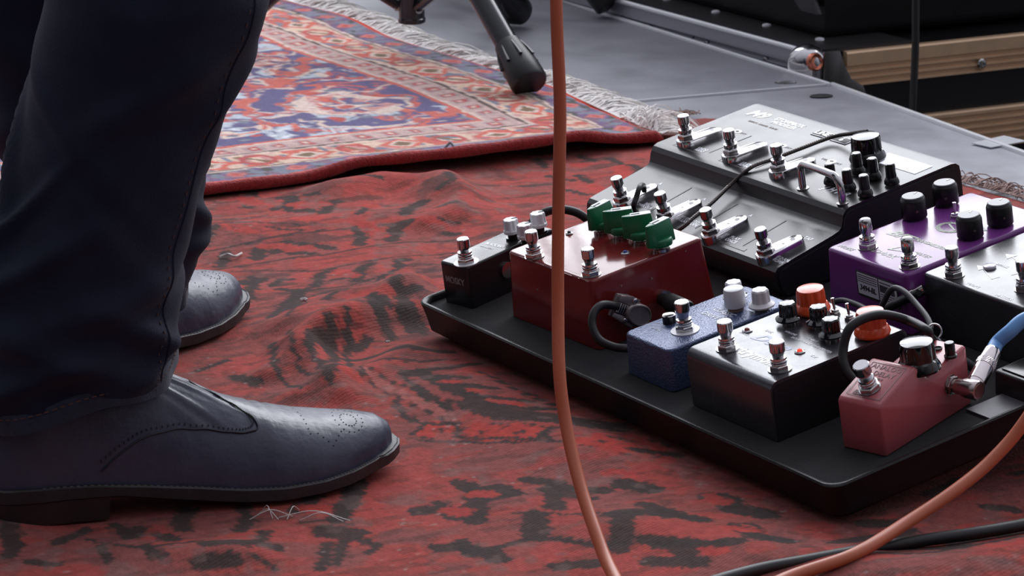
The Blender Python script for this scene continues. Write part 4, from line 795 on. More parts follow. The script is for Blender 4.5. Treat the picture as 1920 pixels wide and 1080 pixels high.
# LINE 6 plate
for x_, tx in ((.112 + .003, 'LINE'), (.147 - .006, '6')):
    pl = G(); pl.box(-.0105, .0105, -.0052, .0052, 0, .0006); w2 = pl.build('badge', white_ink, t, bevel=.0003); on9(w2, x_, .170)
    G().box(-.0096, .0096, -.0043, .0043, .0005, .0008).build('badge_field', dark_ink, w2, bevel=.0002); text(tx, 'lettering', .0088, (0, 0, .0009), white_ink, w2, bold=True)
# screen label; its emission stands in for sky reflected on the glass
scr = G(); scr.prism([(-.0285, -.0100), (.0265, -.0100), (.0265, .0085), (-.0285, .0085)], 0, .0004); o = scr.build('display', mat('screen_sky_glare', (225, 228, 236), .12, spec=.9, emit=((235, 238, 250), .85)), t); on9(o, .2285, .1640)
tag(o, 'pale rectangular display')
# knobs
for x_, y_ in ((-.357, .272), (-.334, .2715), (-.312, .271), (-.356, .299), (-.335, .2985), (-.313, .299)): knob(t, (x_ + .570, y_ - .170, zup(y_ - .17)), 'small_black', 1.12, rz=random.uniform(-.6, .6))
knob(t, (-.372 + .570, .322 - .170, zup(.152)), 'big', 1.06, mt=mat('black_gloss', (10, 10, 12), .08, coat=.4), rz=.9)
t9('J H F B', .228, .0945, .0105, bold=True, slant=.2)
# chrome grab handle
hz = zup(.085); hp = [(.199, .0835, hz), (.199, .0835, hz + .010), (.1995, .0835, hz + .0175), (.203, .0833, hz + .0212), (.2085, .083, hz + .0220), (.238, .082, hz + .0220), (.2465, .0818, hz + .0210), (.2515, .0816, hz + .0160), (.2530, .0815, hz + .008), (.2530, .0815, hz)]
g = G(); g.tube(catmull(hp, 8), .0031, 16); g.build('handle', chrome, t)
for x_ in (.199, .253): G().lathe([(.0050, -.0002), (.0050, .0006), (.0034, .0009)], 20, c=(x_, .0835 if x_ < .22 else .0815, hz)).build('handle_collar', steel, t)
g = G(); g.M = T((WX + .0016, .176, .030)) @ Matrix.Rotation(PI / 2, 4, 'Y'); g.lathe([(.0095, 0), (.0095, .006), (.006, .0064)], 22); g.build('jack_socket', black_pl, t)
G().box(.268, .282, .180, .196, .001, .022).build('rubber_bumper', black_matte, t, bevel=.002)

# ------------------------------------------------------------------ CABLES
rubber = mat('cable_black', (24, 24, 26), .48, vary=.15, vscale=60)
def bp(px, py, w):                                        # point over the board plane under a pixel
    d_ = ray(px, py); P_ = P0 + bU * w; t_ = ((P_ - CAM) @ bU) / (d_ @ bU); return Vector(CAM + d_ * t_)
def BL(x, y, w): return BM @ Vector((x, y, w))
BMI = BM.inverted()
def bx(px, py, x0_):                                      # point under a pixel with the given board x
    o_ = BMI @ Vector(CAM); e_ = BMI @ Vector(CAM + ray(px, py)) - o_; return BM @ (o_ + e_ * ((x0_ - o_.x) / e_.x))
def cable(name, pts, r, mt, label, cat='cable', k=12, n=12, group=None):
    o = G().tube(catmull(pts, k), r, n).build(name, mt, ang=80); return tag(o, label, cat, group)
# orange lead: hangs in front of the board, loops below the frame and rises again at the right
orange_c = mat('cable_orange', (188, 98, 66), .42, vary=.08, vscale=40, bump=(60, .15))
OC = [at(1038, -900, 2.16), at(1040, -400, 2.14), at(1043, 0, 2.11), at(1050, 200, 2.10), at(1047, 400, 2.09), at(1046, 560, 2.08), at(1049, 700, 2.06), at(1062, 800, 2.045), at(1085, 900, 2.02)]
OC += [at(1114, 990, 1.985), at(1146, 1070, 1.945), gr(1200, 1150, .0065), gr(1290, 1180, .0065), gr(1390, 1125, .0065), gr(1480, 1082, .0075)]
OC += [gr(1600, 1040, .012), gr(1700, 980, .018), gr(1790, 920, .03), gr(1860, 862, .045), gr(1925, 785, .07), at(2010, 640, 2.08), at(2090, 430, 2.1), at(2120, 100, 2.1), at(2120, -300, 2.1)]
cable('instrument_cable', OC, .0044, orange_c, 'orange instrument cable hanging in front of the pedalboard and curving across the floor')
cable('floor_cable', [gr(1180, 1140, .005), gr(1390, 1076, .005), gr(1520, 1050, .005), gr(1700, 1018, .005), gr(1840, 998, .005), gr(1960, 975, .005), gr(2200, 920, .005)], .0043, rubber, 'black cable lying on the kilim beneath the orange cable at bottom right')
# blue lead with its silver right-angle plug in the pink pedal
silver = mat('plug_satin', (188, 176, 174), .26, 1., vary=.05); silver_b = mat('plug_bright', (214, 206, 206), .12, 1.)
jp = pinkM @ Vector((.0385 + .002, .078, .0235)); jd = (pinkM.to_3x3() @ Vector((1, 0, 0))).normalized()
plug = thing('jack_plug', Matrix.Translation(jp), 'silver right-angle jack plug with blue cable stuck in the side of the pink pedal', 'plug')
pi_ = plug.matrix_world.inverted()
def Lp(p): return pi_ @ Vector(p)
ax = Lp(jp + jd * .024); bdir = (at(1867, 655, (jp + jd * .02).y + .035) - (jp + jd * .018)).normalized()
g = G(); g.tube([Vector((0, 0, 0)), jd * .004, jd * .0041, jd * .010, jd * .0101, jd * .0175, jd * .0215, jd * .0225, jd * .0226], lambda u: (.0048, .0048, .0056, .0056, .0068, .0072, .0072, .0066, .0058)[round(u * 8)], 28); g.build('elbow', silver, plug, ang=40)
g = G(); g.tube([jd * .0224, jd * .0229], .0050, 24); g.build('end_cap', mat('plug_copper', (190, 150, 140), .3, 1.), plug)
b0_ = jd * .0165 + bdir * .003
g = G(); g.tube([b0_, b0_ + bdir * .004, b0_ + bdir * .0041, b0_ + bdir * .020, b0_ + bdir * .0201, b0_ + bdir * .026, b0_ + bdir * .0261, b0_ + bdir * .036, b0_ + bdir * .038], lambda u: (.0062, .0064, .0068, .0068, .0071, .0071, .0068, .0067, .0060)[round(u * 8)], 30); bar = g.build('barrel', silver_b, plug, ang=40)
g = G()
for k in range(30):
    a = 2 * PI * k / 30; up_ = bdir.orthogonal().normalized(); s2_ = bdir.cross(up_)
    for sg in (1, -1):
        P_ = [b0_ + bdir * (.0203 + .0055 * j / 3) + (up_ * math.cos(a + sg * j * .12) + s2_ * math.sin(a + sg * j * .12)) * .0071 for j in range(4)]; g.tube(P_, .00022, 3)
g.build('knurling', silver_b, bar)
tipw = jp + b0_ + bdir * .0375
blue_c = mat('cable_blue', (112, 170, 232), .38)
cable('instrument_cable', [tipw - bdir * .01, tipw, tipw + bdir * .010, at(1893, 622, tipw.y + .006), at(1925, 597, tipw.y + .01), at(1985, 588, tipw.y + .01), at(2080, 640, tipw.y), gr(2140, 800, .01) + Vector((.03, 0, 0)), gr(2260, 900, .006)], .0052, blue_c, 'light blue instrument cable rising from the silver plug at the right edge')

def byp(px, py, y0_):                                     # point under a pixel with the given board y
    o_ = BMI @ Vector(CAM); e_ = BMI @ Vector(CAM + ray(px, py)) - o_; return BM @ (o_ + e_ * ((y0_ - o_.y) / e_.y))
# patch leads
g1 = 'black patch leads between the pedals'
cable('patch_cable', [BL(-.515, .100, .05), bp(985, 440, .045), bp(1012, 404, .060), bp(1045, 393, .066), bp(1080, 398, .062), bp(1106, 416, .052), bp(1125, 440, .034)], .0037, rubber, 'black patch cable arching behind the red pedal beside the white knobs', group=g1)
# pancake plug on the side of the red pedal + its loop to the blue pedal
pm = bx(1184, 585, -.3315)
PKR = Matrix(((0, 0, 1, 0), (.82, .57, 0, 0), (-.57, .82, 0, 0), (0, 0, 0, 1)))
pk = thing('patch_plug', Matrix.Translation(pm) @ (BM.to_3x3().to_4x4()) @ PKR @ Matrix.Scale(1.12, 4), 'scuffed grey metal pancake patch plug at the side of the red pedal', 'plug')
pkm = mat('plug_pewter', (140, 130, 128), .34, .55, vary=.2, vscale=160, bump=(300, .2))
outl = [(-.0155, .0085), (-.006, .0105), (.005, .0085), (.0125, .0055), (.0145, 0), (.0125, -.0075), (.004, -.0105), (-.004, -.0095), (-.0155, -.0075)]
G().prism(outl, -.0045, -.0015).build('bottom_plate', pkm, pk, bevel=.0005)
G().prism([(x_ * .98, y_) for x_, y_ in outl[:2]] + [(.002, .0100), (-.002, .0035), (-.0155, .0045)], .0010, .0030).build('clamp_plate', pkm, pk, bevel=.0004)
G().prism([(x_ * .98, y_) for x_, y_ in outl[6:]] + [(-.0155, -.0045), (-.003, -.0040), (.003, -.0085)], .0010, .0028).build('clamp_plate', pkm, pk, bevel=.0004)
g = G(); g.rings([[(.0050 + .0095 * s_ * math.cos(2 * PI * i / 24) * (1.35 if math.cos(2 * PI * i / 24) < 0 else 1), .0078 * s_ * math.sin(2 * PI * i / 24), z_) for i in range(24)] for s_, z_ in ((1, -.0018), (1, .0045), (.93, .0056), (.84, .0058), (.82, .0048), (.60, .0046))]); g.build('shell', pkm, pk, ang=30)
g = G()
for k in range(5): g.box(-.0135 + k * .0019, -.0125 + k * .0019, -.0036, .0036, -.001, .0034)
g.build('strain_ribs', nickel, pk, bevel=.0003)
for x_, y_ in ((-.0030, .0080), (-.0050, -.0068)):
    s_ = G().lathe([(.0020, .0026), (.0020, .0036), (.0014, .0042), (.0001, .0044)], 18, c=(x_, y_, 0)).build('screw', nickel, pk); G().box(x_ - .0017, x_ + .0017, y_ - .0002, y_ + .0002, .0043, .0045).build('screw_slot', dark_ink, s_)
G().tube([(.006, 0, -.0045), (.006, 0, -.0085)], .0042, 16).build('plug_shaft', nickel, pk)
def pkp(x_, y_, z_): return pk.matrix_world @ Vector((x_, y_, z_))
cable('patch_cable', [pkp(-.010, 0, 0), pkp(-.016, 0, 0), bx(1128, 572, -.330), bx(1113, 588, -.328), bx(1111, 612, -.324), bx(1124, 637, -.316), bx(1150, 650, -.306), bx(1172, 653, -.296), bx(1186, 654, -.286)], .0033, rubber, 'black patch cable looping from the grey plug to the blue pedal', group=g1)
bt = G().tube([BL(-.3385, .085, .050), BL(-.328, .085, .050), BL(-.327, .085, .050), BL(-.306, .085, .050), BL(-.304, .085, .050)], lambda u: (.0050, .0052, .0076, .0072, .0060)[round(u * 4)], 24).build('plug_boot', black_matte, ang=40); tag(bt, 'fat black plug boot in the side of the red pedal beside the blue pedal', 'plug')
# big arch over the orange knob into the pink pedal's left side
AR = [BL(-.058, .078, .046), BL(-.067, .074, .050), bx(1590, 700, -.080), bx(1581, 655, -.089), bx(1598, 610, -.090), bx(1648, 590, -.088), bx(1700, 600, -.084), bp(1738, 620, .085), bp(1752, 640, .07), BL(-.05, .160, .04)]
cable('patch_cable', AR, .0035, rubber, 'black patch cable arching over the right orange knob to the pink pedal', group=g1)
cable('power_cable', [BL(-.19, .150, .0305), byp(1640, 592, .168), byp(1656, 568, .172), byp(1668, 546, .174), byp(1680, 540, .174), byp(1698, 549, .172), byp(1718, 570, .168), byp(1736, 592, .162), byp(1745, 612, .156), byp(1746, 632, .150), BL(-.062, .150, .031)], .0023, mat('cable_grey', (50, 50, 54), .5), 'thin dark grey power cable looped in front of the purple pedal sticker')
cable('power_cable', [BL(-.245, .165, .030), byp(1556, 572, .172), byp(1577, 563, .174), byp(1602, 569, .172), byp(1628, 582, .166), byp(1650, 598, .158), BL(-.14, .150, .030)], .0022, mat('cable_grey', 0), 'thin dark power cable behind the toggle switches of the dark grey pedal')
pl2 = thing('patch_plug', T(byp(1729, 544, .2005)), 'straight black patch plug between the purple and the black triangle pedal', 'plug')
pa, pb = Vector((0, 0, 0)), pl2.matrix_world.inverted() @ byp(1655, 582, .178)
dd = (pb - pa).normalized()
G().tube([pa - dd * .002, pa + dd * .006, pa + dd * .0061, pa + dd * .009], lambda u: (.0042, .0042, .0047, .0047)[round(u * 3)], 18).build('metal_collar', nickel, pl2)
G().tube([pa + dd * .0085, pa + dd * .028, pa + dd * .034], lambda u: (.0042, .0034, .0030)[round(u * 2)], 16).build('boot', rubber, pl2)
cable('patch_cable', [byp(1722, 549, .193), byp(1690, 565, .187), byp(1652, 583, .178), byp(1618, 600, .164), BL(-.185, .140, .031)], .0031, rubber, 'black patch cable running down from the straight plug by the sticker', group=g1)
# shiny split ring on the patch lead
rg_p = bp(1752, 622, .068); cr_ = []
for i in range(22):
    a = math.radians(-60 + 300 * i / 21); cr_.append(rg_p + Vector((math.cos(a), .35 * math.sin(a), math.sin(a))) * .0052)
cr_ = [cr_[0] + Vector((.004, -.001, -.004))] + cr_ + [cr_[-1] + Vector((-.003, 0, -.004))]
tag(G().tube(cr_, .0008, 8).build('cable_clip', chrome, ang=60), 'bright wire clip round the arching patch cable behind the pink pedal', 'clip')
# dark lead over the first footswitch of the modeler, and the braided lead across it
cable('power_cable', [bp(1196, 400, .050), bp(1188, 389, .066), bp(1193, 370, .074), bp(1200, 350, .080), bp(1206, 348, .072), bp(1208, 358, .066)], .0023, rubber, 'short black lead bent over the leftmost chrome footswitch plate')
br = mat('braid', (74, 66, 64), .45, .4, vary=.3, vscale=500, bump=(900, .6))
BR_ = [BL(-.452, .146, .030), BL(-.446, .160, .048), bp(1282, 425, .0600), bp(1302, 407, .0645), bp(1335, 380, .068), bp(1370, 346, .0735), bp(1400, 320, .083), bp(1418, 309, .0855), bp(1450, 298, .0865), bp(1500, 279, .0875), bp(1560, 257, .0885), bp(1600, 250, .095), bp(1626, 246, .100)]
bp_ = catmull(BR_, 14); root = thing('braided_cable', Matrix.Identity(4), 'thin braided dark cable running diagonally across the black modeler', 'cable')
G().tube(bp_, .0016, 10).build('core', br, root, ang=80)
g = G(); Ld = 0
cum = [0]
for a, b in zip(bp_[:-1], bp_[1:]): cum.append(cum[-1] + (b - a).length)
N_ = int(cum[-1] / .0022); j = 0
for k in range(N_):
    s_ = k * .0022
    while cum[j + 1] < s_: j += 1
    p = bp_[j].lerp(bp_[j + 1], (s_ - cum[j]) / (cum[j + 1] - cum[j])); d_ = (bp_[j + 1] - bp_[j]).normalized(); g.tube([p - d_ * .0004, p + d_ * .0004],   .0018, 8)
tag(g.build('winding', mat('winding_dark', (92, 84, 80), .3, .8), root), kind='stuff')

# clear tape on the deck
tape = mat('clear_tape', (238, 240, 244), .10, spec=1., trans=.25)
g = G(); P4 = [gr(1822, 270, DZ), gr(1858, 278, DZ), gr(1925, 266, DZ), gr(1882, 256, DZ)]
g.prism([(q.x, q.y) for q in P4], DZ + .0004, DZ + .0012); o = g.build('tape_strip', tape); tag(o, 'strip of shiny clear tape on the deck edge at the right', 'tape')

# ------------------------------------------------------------------ MIC STANDS
stand_m = mat('stand_black', (28, 29, 33), .26, .3, coat=.3); foot_m = mat('foot_rubber', (22, 23, 25), .42)
def tripod(F, apex, collar_z, label, tall=1.25, name='mic_stand', fr=.0205, tr=.0128):
    cx, cy = apex[0], apex[1]; t = thing(name, T((cx, cy, 0)), label, 'microphone stand', 'black tripod stands on the deck' if False else None)
    for i, f in enumerate(F):
        f = Vector(f) - Vector((cx, cy, 0)); top = Vector((0, 0, apex[2])) + Vector((f.x, f.y, 0)).normalized() * .022; d_ = (top - f).normalized()
        lg = G().tube([f + d_ * .018, top], tr, 24).build('leg', stand_m, t, ang=50)
        g = G(); fp = [f + d_ * u_ for u_ in (.0, .003, .020, .030, .060, .0605)]; zfl = f.z
        g.tube(fp, lambda u: (fr * .93, fr, fr * .98, fr * .95, tr * 1.15, tr * 1.02)[round(u * 5)], 28)
        g.v = [(x_, y_, max(z_, zfl - .0115)) for x_, y_, z_ in g.v]
        ft = g.build('rubber_foot', foot_m, lg, ang=50)
        g = G(); up_ = d_.orthogonal().normalized(); s2_ = d_.cross(up_)
        for k in range(8):
            a = 2 * PI * k / 8; r_ = up_ * math.cos(a) + s2_ * math.sin(a); g.tube([f + d_ * .028 + r_ * fr * .99, f + d_ * .040 + r_ * (fr * .90), f + d_ * .053 + r_ * tr * 1.18], lambda u: .0022 * (1 - .5 * u), 5)
        g.build('foot_rib', foot_m, lg)
        m1 = Vector((0, 0, collar_z + .008)) + Vector((f.x, f.y, 0)).normalized() * .014; m2 = f.lerp(top, .60) - Vector((0, 0, .008)); G().tube([m1, m2], .0062, 10).build('brace', stand_m, t)
        s_ = G(); pn = Vector((f.x, f.y, 0)).normalized(); s_.tube([m1 - Vector((0, 0, .001)) - pn * .004 + Vector((pn.y, -pn.x, 0)) * .0, m1 + pn * .005 - Vector((0, 0, .001))], .0048, 14); s_.build('rivet', steel, t)
    g = G(); g.lathe([(.0150, collar_z - .011), (.0158, collar_z - .010), (.0158, collar_z - .006), (.0148, collar_z - .005), (.0148, collar_z + .040), (.0125, collar_z + .042)], 30); g.build('collar', stand_m, t)
    G().lathe([(.0110, collar_z - .004), (.0110, tall)], 24).build('pole', stand_m, t)
    G().lathe([(.024, apex[2] - .03), (.026, apex[2] - .025), (.026, apex[2] + .02), (.016, apex[2] + .04), (.0122, apex[2] + .042)], 30).build('hub', foot_m, t)
    G().lathe([(.0075, tall), (.0075, tall + .30)], 20).build('inner_pole', chrome, t); G().lathe([(.015, tall - .03), (.016, tall - .02), (.014, tall + .012), (.008, tall + .014)], 22).build('clutch', foot_m, t)
    return t
F1 = gr(994, 158, .024); F2 = gr(970, 24, DZ + .016)
cxy = Vector(((F1.x + F2.x) / 2 - .118, (F1.y + F2.y) / 2, 0)); F3 = Vector((cxy.x - .236, cxy.y + .01, .018))
pz_ = at(772, 42, cxy.y)
cxy.x = at(772, 30, cxy.y).x
tripod([F1, F2, F3], (cxy.x, cxy.y, .20), pz_.z + .011, 'black tripod microphone stand with one rubber foot on the patterned rug')
F4 = gr(1143, 10, DZ + .016)
c4 = Vector((-.07, 4.0, 0)); F5 = Vector((-.12, 4.15, DZ + .016)); F6 = Vector((-.31, 4.02, DZ + .016))
tripod([F4, F5, F6], (c4.x, c4.y, .20), .06, 'second black tripod stand, its foot at the metal deck edge by the flight case', fr=.0185)

# ------------------------------------------------------------------ FLIGHT CASE and AMP behind the deck
Yc = 3.56
cc = at(1538, 100, Yc); ztop = cc.z                         # near top corner of the case
wr_ = math.radians(24.5); dR = Vector((math.cos(wr_), math.sin(wr_), 0)); wl_ = math.radians(123); dL = Vector((math.cos(wl_), math.sin(wl_), 0))
LR, LL = 1.1, 1.15
case = thing('flight_case', T((cc.x, cc.y, 0)), 'black flight case with ribbed aluminium rails and a steel ball corner, behind the deck', 'flight case')
zb_ = -.40
ply = mat('laminate_black', (24, 24, 26), .35, vary=.1); extr = mat('case_aluminium', (225, 188, 152), .38, .25, vary=.10, vscale=25); extr_b = mat('rail_bright', (245, 245, 250), .18, .0, spec=1.)
o0 = Vector((0, 0, 0)); A_, B_, C_ = dR * LR, dR * LR + dL * LL, dL * LL
G().prism([(p.x, p.y) for p in (o0, A_, B_, C_)], zb_ + .03, ztop - .002).build('panel', ply, case)
def rail(d_, L_, zt, zb, name, mt, ribs, depth=.010, start=.0):
    n_ = Vector((d_.y, -d_.x, 0)); n_ = n_ if n_.dot(Vector((0, -1, 0))) > 0 else -n_
    prof_ = [(0, zt), (depth * .8, zt), (depth, zt - .002)]
    flat = (zt - zb) * ribs[0]; z_ = zt - flat; prof_.append((depth, z_)); nr = ribs[1]; pitch = (z_ - zb) / nr
    for k in range(nr): prof_ += [(depth * .66, z_ - pitch * .18), (depth * .66, z_ - pitch * .62), (depth, z_ - pitch * .80), (depth, z_ - pitch)]; z_ -= pitch
    prof_.append((0, zb)); R = []
    for u_ in (start, L_): R.append([tuple(d_ * u_ + n_ * (a - .0005) + Vector((0, 0, z2))) for a, z2 in prof_])
    return G().rings(R).build(name, mt, case, ang=20)
H1 = .040
rail(dR, LR, ztop, ztop - H1, 'top_rail', extr, (.40, 3), start=.03)
rail(dR, LR, ztop - .084, ztop - .084 - .047, 'middle_rail', extr, (.12, 5), start=.0)
rail(dR, LR, zb_ + .07, zb_ + .03, 'bottom_rail', extr, (.3, 3))
rail(dL, LL, ztop, ztop - .030, 'side_rail', mat('rail_grey', (170, 170, 180), .28, .15), (.55, 2), start=.02)
rail(dL, LL, ztop - .034, ztop - .078, 'side_rail', mat('rail_grey', 0), (.2, 3))
nL = Vector((dL.y, -dL.x, 0)); nL = nL if nL.y < 0 else -nL; nR = Vector((dR.y, -dR.x, 0)); nR = nR if nR.y < 0 else -nR
g = G(); g.tube([dL * .03 + nL * .009 + Vector((0, 0, ztop + .0005)), dL * LL + nL * .009 + Vector((0, 0, ztop + .0008))], .0030, 10); g.build('edge_highlight', extr_b, case)  # white tube paints in the sharp reflection along the rounded rail edge
# ledge with rivets behind the left rail (the tray the amp sits in)
G().prism([(p.x, p.y) for p in (o0 + dR * .002, dR * .12, dL * LL + dR * .12, dL * LL)], ztop - .001, ztop + .004).build('tray_ledge', mat('ledge_grey', (78, 76, 78), .35, .6), case)
for k in range(9):
    p = dL * (.05 + k * .10) + dR * .035; G().lathe([(.0055, 0), (.0050, .0018), (.0020, .0028), (.0001, .0029)], 16, c=(p.x, p.y, ztop + .004)).build('rivet', extr_b, case)
def rivet(p, n_, r=.0075):
    g = G(); g.M = T(p) @ n_.to_track_quat('Z', 'Y').to_matrix().to_4x4(); g.lathe([(r, 0), (r, .001), (r * .8, .0026), (r * .42, .0030), (r * .38, .0018), (.0001, .0018)], 20); return g.build('rivet', nickel, case)
for u_, z_, r in ((.210, ztop - .030, .0062), (.360, ztop - .026, .008), (.355, ztop - .064, .011), (.355, ztop - .150, .010), (.43, ztop - .03, .007), (.57, ztop - .03, .007), (.72, ztop - .03, .007)):
    rivet(dR * u_ + nR * .0096 + Vector((0, 0, z_)), nR, r)
for k in range(8): rivet(dL * (.09 + k * .115) + nL * .0075 + Vector((0, 0, ztop - .022)), nL, .004)
# ball corner
bc = nR * .000 + nL * .004 + dL * .012 + Vector((-.004, 0, ztop - .012))
g = G(); R = []
for i in range(13):
    th = PI * i / 12 * .5; R.append([(bc.x + .023 * math.cos(th) * math.cos(2 * PI * k / 28), bc.y + .023 * math.cos(th) * math.sin(2 * PI * k / 28), bc.z + .021 * math.sin(th)) for k in range(28)])
R = [[(x_, y_, bc.z - .020) for x_, y_, z_ in R[0]]] + R
bl_ = g.rings(R).build('ball_corner', chrome, case, ang=60)
g = G(); g.M = T(bc + (nR * .8 + nL * .1).normalized() * .0185 + Vector((0, 0, .004))) @ (nR + Vector((.2, 0, .25))).to_track_quat('Z', 'Y').to_matrix().to_4x4(); g.lathe([(.0105, 0), (.0105, .004), (.0088, .006), (.0065, .0050), (.0055, .0035), (.0001, .0035)], 26); g.build('hollow_rivet', mat('copper', (212, 128, 104), .3, .9), bl_)
# corner plate: three lobes with a rivet
pp_ = [(-.006, .004), (.014, .004), (.020, -.012), (.030, -.030), (.046, -.040), (.050, -.050), (.048, -.062), (.036, -.066), (.010, -.064), (-.006, -.066)]
g = G(); R = []
for dpt in (.009, .0135): R.append([tuple(dR * (a + .004) + nR * dpt + Vector((0, 0, ztop + b))) for a, b in pp_])
g.rings(R).build('corner_plate', mat('plate_steel', (108, 106, 106), .32, .9, vary=.15, vscale=40), case, bevel=.001)
rivet(dR * .044 + nR * .0135 + Vector((0, 0, ztop - .054)), nR, .0068)
g = G(); R = []
for dpt in (.007, .0125): R.append([tuple(dL * a + nL * dpt + Vector((0, 0, ztop + b))) for a, b in ((-.004, .001), (.030, .001), (.026, -.03), (.030, -.06), (-.004, -.064))])
g.rings(R).build('corner_plate', mat('plate_dark', (50, 50, 54), .35, .8), case, bevel=.001)
# little triangular catch against the left rail
q = at(1292, 76, 3.752) - Vector((cc.x, cc.y, 0)); g = G(); g.M = T(q); g.add([(-.018, 0, -.03), (.018, -.004, -.03), (.006, 0, .006), (-.014, .02, -.03), (.020, .016, -.03), (.006, .014, .006)], [(0, 1, 2), (3, 5, 4), (0, 2, 5, 3), (1, 4, 5, 2), (0, 3, 4, 1)]); g.build('catch', mat('plate_dark', 0), case)

# the black amplifier standing in the case tray
tolex = mat('tolex', (25, 25, 28), .42, vary=.2, vscale=30, bump=(500, .35))
ac = cc + dR * .045 + dL * .055; amp = thing('amplifier', T((ac.x, ac.y, ztop + .0042)), 'black amplifier with moulded rounded base standing in the flight case, at the top right', 'amplifier')
pts4 = lambda o1, o2, z_: [(p.x, p.y, z_) for p in (dR * o1 + dL * o1, dR * (.95 - o2) + dL * o1, dR * (.95 - o2) + dL * (.9 - o2), dR * o1 + dL * (.9 - o2))]
g = G(); g.rings([pts4(.004, .004, 0), pts4(0, 0, .006), pts4(0, 0, .030), pts4(-.012, -.012, .060), pts4(-.012, -.012, .33), pts4(-.004, -.004, .34)]); g.build('cabinet', tolex, amp, bevel=.006, ang=30)
# moulded handle scoop & scuffed labels on the front, corner guard
g = G(); R = []
for dpt, k_ in ((.001, 1), (.012, .86)): R.append([tuple(dR * (.20 + .16 * math.cos(a) * k_) + nR * dpt + Vector((0, 0, .095 + .05 * math.sin(a) * k_))) for a in [2 * PI * i / 28 for i in range(28)]])
g.rings(R, True, True).build('handle_recess', mat('recess_black', (17, 17, 19), .5), amp, ang=40)
g = G(); R = []
for dpt, w_ in ((.010, .030), (.020, .022)):
    R.append([tuple(dL * a + nL * dpt + Vector((0, 0, b))) for a, b in ((-.01, .030), (w_, .030), (w_ + .20, .22), (w_ + .15, .22), (w_ - .02, .06))])
g.rings(R).build('corner_guard', mat('guard_grey', (62, 60, 64), .45), amp, bevel=.003)
for u_, z_, s_ in ((.165, .044, .008), (.262, .052, .009), (.225, .050, .004)):
    g = G(); g.M = T(dR * u_ + nR * .0118 + Vector((0, 0, z_ + .02))) @ nR.to_track_quat('Z', 'Y').to_matrix().to_4x4(); g.lathe([(s_, 0), (s_ * .9, .001), (.0001, .0012)], 10); g.build('scuffed_screw', mat('scuff', (84, 84, 90), .5, .5, vary=.4, vscale=300), amp)
cable('mains_cable', [at(1719, -500, 3.50), at(1718, -200, 3.49), at(1717, 0, 3.47), at(1716, 100, 3.46), at(1711, 205, 3.45), at(1708, 300, 3.46), at(1700, 420, 3.50), Vector((.42, 3.46, -.30)), Vector((.40, 3.48, -.394)), Vector((.7, 3.50, -.394))], .0042, rubber, 'black cable hanging straight down in front of the flight case rails')

# ------------------------------------------------------------------ PERSON
person = thing('person', T((-.28, 2.28, 0)), 'person in dark blue jeans and dark leather shoes standing on the red kilim', 'person')
PI_ = person.matrix_world.inverted()
leather = mat('shoe_leather', (58, 62, 82), .40, coat=.0, vary=.22, vscale=28, bump=(150, .40), dist=.0013, rvar=.12, spec=.55)
sole_m = mat('sole_black', (40, 38, 40), .5, vary=.25, vscale=80, bump=(300, .3)); heel_m = mat('heel_stack', (44, 34, 34), .5, vary=.3, vscale=120)
def interp(x, xs, ys): return float(np.interp(x, xs, ys))
SX = [.0, .008, .03, .07, .10, .14, .17, .20, .23, .255, .275, .289, .297, .300]
SH = [.020, .028, .034, .0355, .035, .038, .0430, .0470, .0460, .0395, .0305, .0215, .0125, .0050]      # half width near (right) side
SZ = [.070, .095, .112, .112, .103, .0835, .0685, .0565, .0475, .0425, .0390, .0350, .0295, .0240]      # top of the upper
SB = [.026, .026, .026, .0245, .021, .0160, .0120, .0100, .0100, .0112, .0130, .0148, .0160, .0168]     # bottom of the upper
def smooth1(ys): return ys
